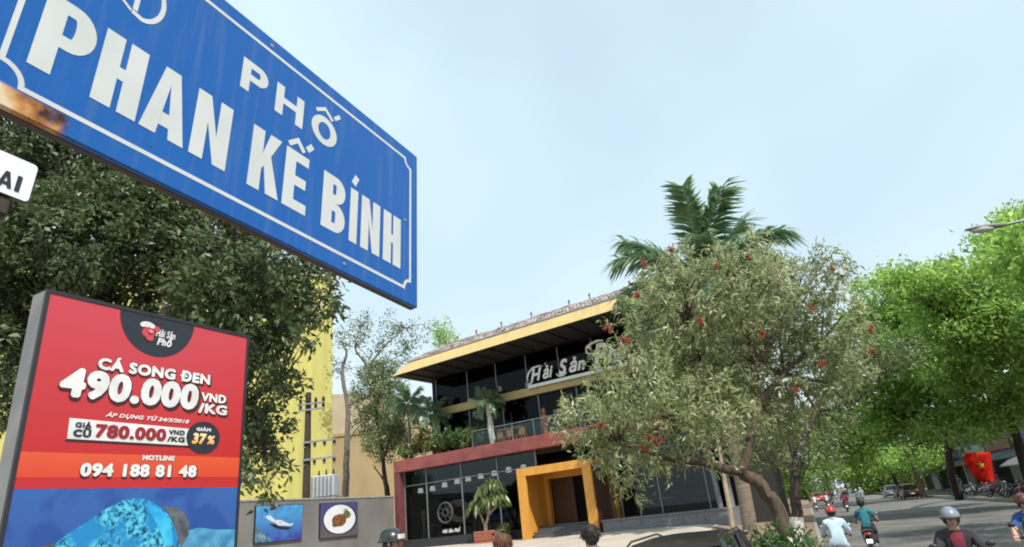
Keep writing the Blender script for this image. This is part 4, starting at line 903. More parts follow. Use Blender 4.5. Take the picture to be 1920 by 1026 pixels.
tree('street_tree', 'tall lime green street tree at the right edge with dark leaning trunk', (27.8, 38, .1), T5a,
     [([(27.77, 38.0, 0), (27.92, 38.0, 1.78), (28.11, 38.0, 4.15), (28.03, 37.5, 5.56), (28.6, 36.5, 8.0), (28.3, 34.8, 10.2)], .33, .1), ([(28.03, 37.5, 5.56), (25.5, 35.5, 7.5), (23.5, 33.8, 10)], .16, .05), ([(29.6, 37.5, 6.2), (29.02, 37.5, 5.77), (27.61, 37.5, 5.36), (24.36, 37.5, 4.17), (21.57, 37.5, 3.6)], .2, .025), ([(28.5, 36.5, 7), (28, 34.5, 9.0), (27.5, 33.5, 10.6)], .14, .05)],
     M['leaf_lime'], M['barkdark'], 0.95, 60, .31, .135, .42, gtr, twigs=6, up=.15, outward=.5, flat=.62, shell=.62, wild=.8)
T5b = [(23.64, 38.66, 13.57, 1.38), (25.15, 39.13, 12.1, 2.07), (24.29, 41.48, 12.21, 1.64), (24.21, 38.92, 9.65, 2.35), (24.63, 40.35, 6.5, 2.7), (22.49, 42.43, 5.0, 1.92), (24.24, 37.61, 4.5, 1.8), (26.27, 37.37, 4.56, 1.3), (18.84, 38.37, 3.94, 1.21), (27.33, 41.59, 8.2, 2.47), (23.17, 40.69, 7.75, 2.06), (20.6, 40.5, 5.6, 1.5), (21.6, 41.5, 8.2, 1.5), (19.6, 39.5, 4.6, 1.2), (18.2, 39, 4.5, 1.1), (17.6, 40, 5.7, 1.2)]
tree('street_tree', 'wide mid green street tree overhanging the road left of the flag', (35.2, 56.5, .1), T5b,
     [([(35.2, 56.5, 0), (34.4, 55.2, 2.0), (31.8, 50, 4.6), (28.4, 43.6, 6)], .36, .2), ([(28.4, 43.6, 6), (26.4, 41, 7.5), (25, 39.8, 10.5)], .18, .06), ([(29.8, 46, 5.4), (26, 41.6, 5.2), (23, 40.5, 5.4), (19.5, 39, 4.4)], .14, .05)],
     M['leaf_lime'], M['barkdark'], 0.9, 60, .32, .145, .46, gtr, twigs=6, up=.1, outward=.5, flat=.62, shell=.62, wild=.8)
for (tx, ty, lab) in ((21.6, 19.0, 'lime green street tree at the right border nearest the viewer'), (18.6, 10.5, 'lime green street tree on the right pavement beside the viewer')):
    bl = [(tx - 1.2 + random.uniform(-3.4, 3.0), ty + random.uniform(-3, 3), 7.4 + random.uniform(-1.6, 2.4), random.uniform(1.0, 1.7)) for k in range(12)]
    tree('street_tree', lab, (tx, ty, .1), bl, [([(tx, ty, 0), (tx - .2, ty, 2.6), (tx - .5, ty, 5)], .3, .18), ([(tx - .3, ty, 3.6), (tx - 2, ty + .5, 5.6), (tx - 3.2, ty + .4, 7)], .14, .05), ([(tx - .4, ty, 4.4), (tx + .6, ty - .8, 6.4)], .12, .05)],
         M['leaf_lime'], M['barkdark'], .8, 50, .30, .13, .40, gtr, twigs=5, up=.15, outward=.5, flat=.62, shell=.5)
T5c = [(32.51, 71.85, 4.31, 2.04), (35.15, 72.97, 3.56, 1.77), (36.76, 71.13, 4.29, 2.1), (41.43, 74.51, 4.2, 2.11), (41.29, 69.51, 3.9, 1.58), (38.78, 77.37, 6.55, 2.22), (50.08, 79.75, 3.96, 2.25), (36.94, 80.46, 6.44, 1.97)]
tree('street_tree', 'green street tree with bare pale leaning trunk halfway down the road', (40.7, 71, .1), T5c[:5],
     [([(40.7, 71.0, 0), (40.6, 71.0, 2.3), (40.4, 71.0, 4.3), (40.0, 71.5, 6)], .3, .16), ([(40.4, 71, 4.3), (38, 71.5, 5), (35, 72, 5)], .12, .05)], M['leaf_lime'], M['barkgrey'], 2, 20, .38, .16, .45, gtr, twigs=5, flat=.8, shell=.4)
tree('street_tree', 'furthest green street tree closing the right side of the road', (46.5, 86, .1), T5c[5:] + [(44, 84, 7, 3), (41, 86, 6.5, 2.5)],
     [([(46.5, 86.0, 0), (45.6, 85.0, 3), (43.8, 84.0, 6)], .3, .14)], M['leaf_mid'], M['barkdark'], 1.8, 20, .4, .17, .5, gtr, twigs=5, shell=.4)
gtl = 'trees along the left kerb further down the road'
for i, (s, lab) in enumerate(((36, 'leafy dark tree on the left pavement beyond the restaurant corner'), (60, 'mid green tree on the left pavement further down the road'), (95, 'far green tree closing the left side of the road'))):
    x, y = kp(s, 2.5 + i * .8); z = gz(x, y)
    bl = [(x + random.uniform(-2.5, 2.8), y + random.uniform(-2, 2), z + 5.6 + random.uniform(-1.6, 2.0), random.uniform(1.2, 2.1)) for k in range(9)]
    tree('avenue_tree', lab, (x, y, z), bl, [([(x, y, z - .1), (x + .1, y, z + 2.5), (x + .3, y, z + 5)], .22, .12), ([(x + .1, y, z + 2.6), (x + 1.3, y, z + 4.4), (x + 2, y, z + 6)], .12, .05)],
         M['leaf_mid'] if i else M['leaf_grey'], M['barkdark'], 3.2, 20, .32, .14, .35, gtl, twigs=4, shell=.4)
gd = 'trees closing the far end of the road'
for s_, q_, wd, lab in ((125, -15, 6, 'low dark tree far away on the right pavement'), (160, -9, 9, 'broad green tree blocking the far end of the road'), (165, 3, 8, 'broad tree at the far end of the left pavement'), (150, -24, 9, 'big far tree behind the right hand shophouses'), (120, 7, 7, 'far tree on the left beyond the restaurant'), (75, 9, 6, 'leafy tree standing back from the left kerb'), (48, 10, 5, 'dark leafy tree behind the right corner of the restaurant')):
    x, y = kp(s_, q_); z = gz(x, y)
    tree('distant_tree', lab, (x, y, z), [(x + random.uniform(-1, 1) * wd, y + random.uniform(-2, 2), z + random.uniform(.8, 8.5), random.uniform(1.6, 2.6) * (1 if s_ > 100 else .75)) for k in range(20)],
         [([(x, y, z - .1), (x + .1, y, z + 3), (x + .4, y, z + 6)], .3, .15)], M['leaf_mid'] if s_ > 60 else M['leaf_grey'], M['barkdark'], .75, 20, .5, .22, .6, gd, twigs=3, shell=.3)
TL = [(-12.15, 49.58, 12.48, 1.63), (-10.43, 49.37, 10.57, 1.52), (-11.63, 49.83, 8.89, 1.51), (-12.3, 49.45, 14.44, 1.09), (-9.83, 49.31, 9.05, 1.0), (-11.08, 49.84, 14.62, 1.14), (-12.88, 50.67, 10.59, 1.12), (-10.83, 50.48, 12.73, 1.14)]
tree('slender_tree', 'slender dark leafy tree beside the left corner of the restaurant', (-11.1, 50, .5), TL,
     [([(-11.1, 50, .4), (-11.27, 50.0, 4.49), (-11.45, 50.0, 5.87), (-11.65, 50.0, 7.89), (-12.02, 50.0, 10.83), (-12.24, 50.0, 13.45)], .26, .06), ([(-11.58, 50.0, 7.27), (-10.67, 50.0, 9.85), (-10.19, 50.0, 11.49)], .12, .04), ([(-11.4, 50, 5.6), (-12.2, 49.8, 6.9)], .08, .03)],
     M['leaf_grey'], M['barkdark'], 3.6, 18, .27, .10, .2, twigs=5, up=-.2, outward=.6, shell=.35)
TB = [(-15.25, 54.53, 19.67, 1.28), (-13.5, 53.44, 18.16, 1.44), (-11.69, 54.07, 19.14, 1.46), (-9.41, 53.55, 18.49, 1.25), (-15.88, 53.35, 18.39, 0.86), (-10.13, 53.21, 16.74, 1.23), (-13.47, 53.43, 20.16, 0.68), (-16.32, 54.85, 16.35, 1.07)]
tree('sparse_tree', 'nearly bare grey branched tree before the beige building', (-15.7, 54, .4), TB,
     [([(-15.7, 54, .3), (-15.67, 54.0, 5.04), (-15.59, 54.0, 8.67), (-15.49, 54.0, 12.73), (-16.06, 54.0, 15.64), (-15.59, 54.0, 17.3), (-16.07, 54.0, 18.6)], .34, .06), ([(-15.49, 54.0, 12.73), (-13.23, 54.0, 13.66), (-13.67, 54.0, 15.86), (-14.86, 54.0, 17.96), (-14.11, 54.0, 19.9)], .17, .05), ([(-13.67, 54.0, 15.86), (-12.2, 54.0, 17.67), (-10.2, 54.0, 19.21)], .11, .04), ([(-15.49, 54.0, 9.55), (-14.57, 54.0, 10.8), (-13.73, 54.0, 11.17)], .09, .04), ([(-13.67, 54, 15.86), (-12, 54, 16.2), (-10.3, 54, 16.9)], .08, .03)],
     M['leaf_grey'], M['barkgrey'], 1.1, 10, .3, .13, .26, twigs=9, shell=.3)
tree('rear_tree', 'small bright green treetop showing above the left end of the tiled roof', (-7.3, 60, .5), [(-7.27, 59.64, 20.02, 1.07), (-8.08, 59.88, 20.74, 0.65), (-6.59, 60.46, 19.79, 0.54), (-7.4, 60, 18.6, 1.2)],
     [([(-7.3, 60, .4), (-7.4, 60, 10), (-7.3, 60, 19)], .3, .07)], M['leaf_lime'], M['barkgrey'], 1.6, 16, .32, .12, .28, twigs=4, shell=.35)

# ------------------------------------------------------------------ palms
def frond_mesh(L, droop, wl, m, n=88, fan=.75):
    pts = []
    for k in range(13):
        s = k / 12; pts.append(Vector((0, L * (s - .16 * droop * s ** 2), L * (.30 * s - .55 * droop * s ** 2.2))))
    mb = MB(); mb.tube(pts, [max(.006, .035 * L / 4 * (1 - .9 * k / 12)) for k in range(13)], 5)
    base = len(mb.f)
    for k in range(n):
        s = .16 + .84 * k / (n - 1); f = s * 12; i = min(11, int(f)); p = pts[i].lerp(pts[i + 1], f - i); tan = (pts[i + 1] - pts[i]).normalized()
        l = wl * (math.sin(min(1, s * 1.25) * math.pi * .78) ** .7 * .9 + .18) * random.uniform(.85, 1.1); w = .05 * L / 4 * 1.1
        nrm = Vector((1, 0, 0)).cross(tan)
        for sx in (-1, 1):
            d = (Vector((sx, 0, 0)) * fan + tan * .62 + nrm * random.uniform(-.8, .55)).normalized()
            q = tan.cross(d).normalized(); e = d.cross(q)
            a = p; b = p + d * l * .5 + Vector((0, 0, -.06 * l)); c = p + d * l + Vector((0, 0, -random.uniform(.3, .62) * l))
            mb.add([a - e * w * .4, a + e * w * .4, b + e * w, b - e * w, c], [(0, 1, 2, 3), (3, 2, 4)])
    return mb.mesh('frond', m)
def palm(name, label, loc, top, r0, r1, L, n, trunkm, wl=.62, group=None, cat='palm tree', tilt=(20, 80), shaft=True):
    t = thing(name, label, cat, loc, 0, group)
    tp = Vector(top) - Vector(loc); mb = MB()
    q = [Vector((0, 0, -.1)).lerp(tp, k / 14) + Vector((math.sin(k * .9), math.cos(k * .7), 0)) * r0 * .12 for k in range(15)]
    mb.tube(q, [r0 + (r1 - r0) * k / 14 + (r0 * .04 if k % 2 else 0) for k in range(15)], 12); mb.obj('trunk', trunkm, t, True)
    if shaft:
        mb = MB(); mb.tube([tp, tp + Vector((0, 0, L * .12)), tp + Vector((0, 0, L * .26))], [r1 * 1.05, r1 * .9, r1 * .35], 10); mb.obj('crownshaft', M['leaf_palm'], t, True)
    ms = [frond_mesh(L * random.uniform(.9, 1.1), dr, wl * L / 4, M['leaf_palm']) for dr in (.35, .7, 1.0, 1.3)]
    for k in range(n):
        el = tilt[1] - (tilt[1] - tilt[0]) * (k / (n - 1)) ** .9
        o = link('frond', ms[min(3, int((1 - (el - tilt[0]) / (tilt[1] - tilt[0] + .01)) * 4))], t, tp + Vector((0, 0, L * .2 if shaft else 0)))
        o.rotation_euler = Euler((R(el - 17), random.uniform(-.25, .25), k * 2.399 + random.uniform(-.2, .2)), 'XYZ')
    return t
px, py = 8.62, 28.0
palm('royal_palm', 'tall royal palm rising behind the bottlebrush tree above the roof', (px, py, gz(px, py)), (9.1, 28, 10.7), .30, .22, 4.75, 25, M['palmtrunk'], wl=1.0, tilt=(-18, 66))
palm('slim_palm', 'slim pale stemmed palm just left of the royal palm trunk', (8.05, 28.4, gz(8.05, 28.4)), (8.4, 28.6, 6.0), .11, .09, 2.2, 10, mat('pale_stem', (.42, .33, .24), .85, (.3, .23, .17), 4))
palm('terrace_palm', 'short white trunked palm on the terrace in front of the yellow band', loc_of(-3.55, 2.95, 5.6), loc_of(-3.7, 2.95, 8.5), .22, .15, 1.35, 16, M['offwhite'], wl=.95, tilt=(-15, 80), shaft=False)
palm('terrace_palm', 'palm with arching fronds at the left end of the terrace', loc_of(-8.9, 3.4, 5.6), loc_of(-9.0, 3.4, 8.6), .1, .08, 1.7, 13, M['palmtrunk'], wl=.95, tilt=(-10, 80), shaft=False)
palm('terrace_palm', 'taller palm half hidden by the slender tree at the terrace corner', loc_of(-11.3, 3.6, 5.6), loc_of(-11.5, 3.6, 9.8), .12, .09, 1.9, 14, M['palmtrunk'], wl=.95, tilt=(-10, 80), shaft=False)

# ------------------------------------------------------------------ shrubs and pot plants
def shrub(name, label, loc, w, d, h, n, L, Wd, m, lv=9, group=None, cat='shrub', pot=None):
    t = thing(name, label, cat, loc, RZ, group)
    mb = MB()
    for k in range(9):
        e = Vector((random.uniform(-w, w) * .4, random.uniform(-d, d) * .4, h * random.uniform(.55, .9)))
        mb.tube([(e.x * .3, e.y * .3, 0), e * .5, e], [.02, .015, .008], 4)
    mb.obj('stem', M['bark'], t)
    b = [(random.uniform(-.5, .5) * w, random.uniform(-.5, .5) * d, h * random.uniform(.3, .8), min(w, d, h) * random.uniform(.28, .42)) for k in range(n)]
    link('foliage', quads_mesh('foliage', sprays(b, 16, lv, L, Wd, .05, up=.5, outward=.8, shell=.3), m), t)
    return t
tg = 'planted shrubs along the terrace'
for i, (a, w, h, lab, lm) in enumerate(((-10.7, 1.5, 1.5, 'bushy terrace shrub at the far left of the red beam', 'leaf_plant'), (-9.3, 1.5, 1.9, 'tall olive terrace shrub under the arching palm', 'leaf_olive'), (-7.8, 1.6, 1.7, 'bushy terrace shrub right of the arching palm', 'leaf_plant'), (-6.4, 1.5, 1.6, 'pale green terrace shrub below the left end of the yellow band', 'leaf_shrub'), (-5.0, 1.2, 1.5, 'terrace shrub just left of the white trunked palm', 'leaf_plant'))):
    shrub('terrace_shrub', lab, loc_of(a, 2.75, 5.6), w, .7, h, 12, .24, .075, M[lm], 11, tg)
shrub('roadside_shrub', 'low leafy shrub with white flecked leaves beside the leaning tree trunk', (3.55, 11.6, gz(3.55, 11.6)), 1.35, .9, 1.35, 15, .12, .055, M['leaf_shrub'], 11)
shrub('window_plant', 'bright green potted plant behind the right ground floor glass', loc_of(9.4, 3.2, .55), .7, .5, 1.7, 7, .18, .09, M['leaf_shrub'], 9)
t = thing('potted_plant', 'forked pot plant with drooping leaves in a red brick planter by the portal', 'plant', loc_of(-2.95, .9, 0), RZ)
pl = MB(); pl.bbox(-.72, .72, -.5, .5, -.2, .12, .01); plo = pl.obj('planter', M['brick'], t)
for r_ in range(3):
    for k in range(5):
        x0 = -.72 + k * .288 - (.144 if r_ % 2 else 0)
        mb = MB(); mb.bbox(max(-.73, x0) + .006, min(.73, x0 + .288) - .006, -.52, -.38, .128 + r_ * .175, .128 + r_ * .175 + .165, .008); mb.obj('brick', M['brick'], plo)
mb = MB(); mb.box(-.71, .71, -.37, .5, .121, .60); mb.obj('soil', M['earth'], t)
mb = MB()
LB = [((-.2, 0, .58), (-.12, 0, 1.0), (.1, .0, 1.5), (.35, 0, 2.2)), ((-.2, 0, .58), (-.25, .02, .95), (-.45, .05, 1.4), (-.7, .05, 1.9)), ((.1, 0, 1.5), (.05, .1, 2.1), (-.05, .1, 2.7)), ((.35, 0, 2.2), (.5, 0, 2.6), (.55, .05, 3.0)), ((.1, 0, 1.5), (.5, .1, 1.8), (.8, .1, 2.2))]
for q in LB: mb.tube(q, [.12 if q[0][2] < .6 else .07] + [.075] * (len(q) - 2) + [.05], 8)
mb.obj('stem', mat('pale_bark', (.36, .28, .2), .9, (.25, .19, .13), 6), t, True)
C_, D_ = [], []
for q in LB:
    for k in range(95):
        d = Vector(rng.normal(size=3)); d.z = abs(d.z) * .8; C_.append(Vector(q[-1]) + d * .06); D_.append(d.normalized())
Cn, Dn = np.array(C_), np.array(D_)
v1 = leaf_arrays(Cn, Dn, rng.uniform(.42, .6, len(Cn)), np.full(len(Cn), .12), .1)
tipc = Cn + Dn * .46; v2 = leaf_arrays(tipc, Dn * .45 + np.array([0, 0, -.95]), rng.uniform(.4, .65, len(Cn)), np.full(len(Cn), .12), .1)
link('foliage', quads_mesh('foliage', np.concatenate([v1, v2]), M['leaf_plant']), t)
shrub('low_shrub', 'low green plant at the foot of the forked pot plant', loc_of(-2.2, 1.4, 0), .9, .6, 1.1, 7, .2, .06, M['leaf_plant'])

# ------------------------------------------------------------------ motorbikes
def ringy(y, w, zc, h, n=10, sq=.75):
    """rounded cross-section standing across the bike at y"""
    r_ = []
    for k in range(n):
        a = 2 * math.pi * k / n; c, s_ = math.cos(a), math.sin(a)
        r_.append((w * math.copysign(abs(c) ** sq, c), y, zc + h * math.copysign(abs(s_) ** sq, s_)))
    return r_
def motorbike(label, loc, rz, pm, group=None, seatm='black'):
    t = thing('motorbike', label, 'motorbike', loc, rz, group)
    def part(name, m, fn, par=None, smooth=True): mb = MB(); fn(mb); return mb.obj(name, M[m], par or t, smooth)
    for y in (.62, -.60):
        w = part('wheel', 'chrome', lambda m: (m.torus((0, y, .28), .205, .022, 'x', 20, 6), m.tube([(-.05, y, .28), (.05, y, .28)], .05, 10), [m.tube([(0, y, .28), (0, y + .2 * math.cos(a), .28 + .2 * math.sin(a))], .012, 4) for a in [k * 1.2566 for k in range(5)]]))
        part('tyre', 'rubber', lambda m: m.torus((0, y, .28), .238, .045, 'x', 24, 8), w)
    part('fork', 'chrome', lambda m: [m.tube([(sx * .075, .62, .28), (sx * .07, .50, .70), (sx * .05, .43, .92)], .022, 6) for sx in (-1, 1)])
    part('front_fender', pm, lambda m: m.loft([[(sx * .07, .62 + .30 * math.cos(a) * q, .28 + .30 * math.sin(a) * q) for sx, q in ((-1, .93), (-.6, 1.03), (.6, 1.03), (1, .93))] for a in [R(d) for d in (25, 50, 75, 100, 125, 150)]]))
    part('leg_shield', pm, lambda m: m.loft([ringy(.30, .20, .48, .10), ringy(.40, .23, .62, .20), ringy(.44, .22, .78, .20), ringy(.45, .13, .92, .12)]))
    part('body_panel', pm, lambda m: m.loft([ringy(.12, .11, .36, .10), ringy(-.10, .15, .48, .16), ringy(-.38, .17, .60, .13), ringy(-.66, .13, .68, .09), ringy(-.86, .06, .73, .05)]))
    part('footboard', 'black', lambda m: m.bbox(-.16, .16, -.12, .36, .27, .33, .02), None, False)
    part('engine', 'steel', lambda m: m.loft([ringy(.10, .09, .26, .07), ringy(-.15, .13, .27, .10), ringy(-.45, .10, .29, .08)]))
    part('seat', seatm, lambda m: m.loft([ringy(.12, .10, .70, .04), ringy(-.08, .14, .735, .05), ringy(-.40, .15, .76, .055), ringy(-.72, .12, .80, .05), ringy(-.78, .08, .80, .03)]))
    part('grab_rail', 'chrome', lambda m: m.tube([(-.13, -.55, .74), (-.14, -.78, .80), (0, -.90, .83), (.14, -.78, .80), (.13, -.55, .74)], .014, 6))
    part('tail_light', 'taillight', lambda m: m.ball((0, -.87, .70), (.09, .05, .045), 8, 5))
    part('rear_fender', 'black', lambda m: m.loft([[(-.06, -.80, .62), (.06, -.80, .62), (.06, -.78, .60), (-.06, -.78, .60)], [(-.07, -.95, .38), (.07, -.95, .38), (.07, -.93, .37), (-.07, -.93, .37)]]))
    part('licence_plate', 'white', lambda m: m.add([(-.09, -.955, .44), (.09, -.955, .44), (.09, -.915, .56), (-.09, -.915, .56), (-.09, -.945, .44), (.09, -.945, .44), (.09, -.905, .56), (-.09, -.905, .56)], [(0, 1, 2, 3), (7, 6, 5, 4), (0, 4, 5, 1), (3, 2, 6, 7), (1, 5, 6, 2), (0, 3, 7, 4)]), None, False)
    part('headset', pm, lambda m: m.loft([ringy(.36, .10, .96, .05), ringy(.44, .15, .99, .075), ringy(.53, .12, .97, .065), ringy(.57, .07, .95, .04)]))
    part('headlight', 'headlight', lambda m: m.ball((0, .56, .955), (.085, .04, .05), 10, 6))
    part('handlebar', 'black', lambda m: m.tube([(-.34, .30, 1.0), (-.24, .36, 1.02), (0, .42, 1.02), (.24, .36, 1.02), (.34, .30, 1.0)], .017, 7))
    for sx in (-1, 1):
        mi = part('mirror', 'black', lambda m: (m.tube([(sx * .22, .37, 1.03), (sx * .29, .36, 1.15), (sx * .31, .35, 1.2)], .008, 5), m.ball((sx * .33, .35, 1.23), (.058, .018, .04), 10, 6)))
        part('mirror_glass', 'chrome', lambda m: m.ball((sx * .33, .335, 1.23), (.05, .006, .033), 10, 4), mi)
    part('exhaust', 'steel', lambda m: m.tube([(.12, .05, .22), (.15, -.3, .24), (.16, -.5, .30), (.17, -.88, .38)], [.025, .03, .055, .05], 8))
    part('kick_stand', 'steel', lambda m: m.tube([(-.1, -.05, .25), (-.2, -.1, .01)], .012, 5))
    return t

# ------------------------------------------------------------------ people
def segd(p, a, b):
    ab = b - a; k = max(0, min(1, (p - a).dot(ab) / max(1e-9, ab.length_squared))); return (p - a - ab * k).length
RIDE = dict(pelvis=(0, -.18, .83), waist=(0, -.16, 1.0), chest=(0, -.08, 1.20), collar=(0, -.05, 1.35), neck=(0, -.02, 1.42), jaw=(0, .02, 1.49), skull=(0, .0, 1.575), crown=(0, -.01, 1.63),
            hipL=(-.10, -.15, .82), kneeL=(-.19, .26, .72), ankleL=(-.16, .14, .40), toeL=(-.17, .32, .36), shoulderL=(-.185, -.06, 1.32), elbowL=(-.31, .10, 1.10), wristL=(-.315, .26, 1.035))
STAND = dict(pelvis=(0, 0, .94), waist=(0, 0, 1.08), chest=(0, .01, 1.28), collar=(0, -.01, 1.42), neck=(0, .0, 1.49), jaw=(0, .035, 1.555), skull=(0, .015, 1.64), crown=(0, .005, 1.70),
             hipL=(-.09, 0, .90), kneeL=(-.10, .02, .50), ankleL=(-.10, -.02, .09), toeL=(-.12, .14, .04), shoulderL=(-.185, -.01, 1.39), elbowL=(-.25, -.02, 1.12), wristL=(-.25, .12, .90))
RAD = dict(pelvis=.135, waist=.125, chest=.15, collar=.10, neck=.058, jaw=.072, skull=.092, crown=.07, hip=.095, knee=.062, ankle=.045, toe=.035, shoulder=.078, elbow=.05, wrist=.034)
def person(label, loc, rz, pose, top, legs, sleeves='long', helmet=None, hair='hair', build=1.0, scale=1.0, extra=None, group=None, vest=None, glasses=False):
    t = thing('person', label, 'person', loc, rz, group); t.scale = (scale,) * 3
    J = {}
    for k, v in pose.items():
        J[k] = Vector(v)
        if k[-1] == 'L' : J[k[:-1] + 'R'] = Vector((-v[0], v[1], v[2]))
    E_ = [('pelvis', 'waist', 't'), ('waist', 'chest', 't'), ('chest', 'collar', 't'), ('collar', 'neck', 's'), ('neck', 'jaw', 's'), ('jaw', 'skull', 's'), ('skull', 'crown', 's')]
    for s_ in 'LR':
        E_ += [('pelvis', 'hip' + s_, 'l'), ('hip' + s_, 'knee' + s_, 'l'), ('knee' + s_, 'ankle' + s_, 'l'), ('ankle' + s_, 'toe' + s_, 'b'), ('collar', 'shoulder' + s_, 't'), ('shoulder' + s_, 'elbow' + s_, 't'), ('elbow' + s_, 'wrist' + s_, 't' if sleeves == 'long' else 's')]
    names = list(J); ix = {n: i for i, n in enumerate(names)}
    me = bpy.data.meshes.new('skin'); me.from_pydata([J[n] for n in names], [(ix[a], ix[b]) for a, b, _ in E_], [])
    o = bpy.data.objects.new('skin', me); COL.objects.link(o)
    md = o.modifiers.new('s', 'SKIN'); md.use_smooth_shade = True
    for n in names:
        key = n if n in RAD else n[:-1]; r_ = RAD[key] * (build if key in ('pelvis', 'waist', 'chest', 'shoulder', 'collar', 'hip', 'elbow') else 1)
        sv = me.skin_vertices[0].data[ix[n]]; sv.radius = (r_, r_ * (.78 if key in ('chest', 'collar') else 1)); sv.use_root = (n == 'pelvis')
    sub = o.modifiers.new('d', 'SUBSURF'); sub.levels = 1; sub.render_levels = 1
    ev = o.evaluated_get(bpy.context.evaluated_depsgraph_get()).to_mesh()
    vs = [v.co.copy() for v in ev.vertices]; fs = [tuple(p.vertices) for p in ev.polygons]
    bpy.data.objects.remove(o); bpy.data.meshes.remove(me)
    mb = MB(); mats = [M['skin'], M[top], M[legs], M['black']]
    ph = random.uniform(0, 6)
    for i_, v in enumerate(vs):                               # creases where cloth bunches at waist, elbow and shoulder
        if v.z < J['neck'].z - .06:
            k_ = .007 * math.sin(v.z * 74 + v.x * 31 + ph) + .006 * math.sin(v.z * 41 - v.y * 63 + v.x * 22 + ph * 2)
            a_ = J['waist']; v.x += k_ * (1 if v.x > 0 else -1); v.y += k_ * (1 if v.y > a_.y else -1)
    mb.v = [tuple(v) for v in vs]; mb.f = fs
    sl = .55
    for f in fs:
        c = sum((vs[i] for i in f), Vector()) / len(f)
        best = min(E_, key=lambda e: segd(c, J[e[0]], J[e[1]]) - .35 * RAD[e[0] if e[0] in RAD else e[0][:-1]])
        k = {'s': 0, 't': 1, 'l': 2, 'b': 3}[best[2]]
        if best[0] == 'collar' and best[1] == 'neck' and (c.z < J['collar'].z + .045 or Vector((c.x, c.y - J['neck'].y)).length > .075): k = 1
        if best[0] == 'pelvis' and best[1] == 'waist' and c.z < J['pelvis'].z + .02: k = 2
        if sleeves == 'short' and best[0][:-1] == 'shoulder' and (c - J[best[0]]).length > (J[best[1]] - J[best[0]]).length * .72: k = 0
        mb.mi.append(k)
    # hands: palm, four curled fingers and a thumb closed on the grip
    mb.cur = 0
    for s_, sg_ in (('L', -1), ('R', 1)):
        w = J['wrist' + s_]; e = (w - J['elbow' + s_]).normalized(); side = Vector((sg_, 0, 0)); dn = e.cross(side).normalized(); dn = dn if dn.z < 0 else -dn
        c = w + e * .05
        mb.loft([[c + side * (a * .042) + dn * (b * .016) + e * k for a, b in ((-1, -1), (1, -1), (1, 1), (-1, 1))] for k in (-.05, 0, .045)])
        for q in range(4):
            b = c + e * .045 + side * (-.032 + .021 * q) ; l = (.034, .04, .038, .03)[q]
            mb.tube([b, b + e * l * .8 + dn * .008, b + e * l * .9 + dn * l * .9, b + e * l * .2 + dn * l * 1.3], [.0105, .010, .009, .007], 5)
        b = c - side * .04; mb.tube([b, b - side * .018 + e * .03 + dn * .015, b - side * .006 + e * .05 + dn * .035], [.012, .010, .008], 5)
    body = mb.obj('body', mats, t, True)
    H = J['skull']
    def part(name, m, fn, smooth=True): mb = MB(); fn(mb); return mb.obj(name, M[m], t, smooth)
    fy = H.y
    for sx in (-1, 1):
        part('eye', 'black', lambda m: m.ball((sx * .034, fy + .094, H.z - .018), (.013, .007, .006), 8, 5))
        part('eyebrow', hair, lambda m: m.tube([(sx * .018, fy + .099, H.z + .004), (sx * .036, fy + .099, H.z + .009), (sx * .052, fy + .092, H.z + .004)], .004, 4))
        part('ear', 'skin', lambda m: m.ball((sx * .092, fy + .0, H.z - .03), (.012, .022, .032), 8, 6))
    part('nose', 'skin', lambda m: m.loft([[(-.009, fy + .09, H.z - .018), (.009, fy + .09, H.z - .018), (0, fy + .105, H.z - .018)], [(-.019, fy + .088, H.z - .058), (.019, fy + .088, H.z - .058), (0, fy + .124, H.z - .052)], [(-.008, fy + .09, H.z - .066), (.008, fy + .09, H.z - .066), (0, fy + .1, H.z - .066)]]))
    M.setdefault('lip', mat('lips', (.30, .10, .085), .5))
    part('mouth', 'lip', lambda m: m.ball((0, fy + .094, H.z - .09), (.026, .010, .008), 8, 5))
    if helmet:
        hm = helmet
        h = part('helmet', hm, lambda m: m.ball((0, fy - .008, H.z + .012), (.128, .148, .132), 18, 9, .999, -.12))
        mb = MB(); mb.loft([[(x_, fy - .008 + y_, H.z + .012 + z_) for x_, y_, z_ in ((.130 * math.sin(a), .150 * math.cos(a), -.012), (.13 * math.sin(a), .15 * math.cos(a) + .055 * math.cos(a * .9), -.022), (.13 * math.sin(a), .15 * math.cos(a) + .052 * math.cos(a * .9), -.030), (.127 * math.sin(a), .147 * math.cos(a), -.022))] for a in [R(d) for d in range(-75, 76, 15)]]); mb.obj('visor_peak', M['black'], h)
        mb = MB(); mb.torus((0, fy - .008, H.z - .005), .1, .008, 'z', 20, 5)
        for i in range(len(mb.v)): x_, y_, z_ = mb.v[i]; mb.v[i] = (x_ * 1.29, (y_ - fy + .008) * 1.49 + fy - .008, z_)
        mb.obj('helmet_rim', M['rubber'], h, True)
        mb = MB()
        for sx in (-1, 1): mb.tube([(sx * .108, fy + .01, H.z), (sx * .095, fy + .03, H.z - .07), (sx * .04, fy + .045, H.z - .118), (0, fy + .045, H.z - .124)], .008, 5)
        mb.obj('chin_strap', M['rubber'], h)
        part('hair', hair, lambda m: m.ball((0, fy - .03, H.z - .045), (.098, .085, .075), 14, 6, .6, -.9))
    else:
        hr_ = part('hair', hair, lambda m: (m.ball((0, fy - .012, H.z + .012), (.108, .122, .105), 18, 10, .999, -.25), m.ball((0, fy - .05, H.z - .03), (.096, .075, .085), 14, 7)))
        cs_, ds_ = [], []
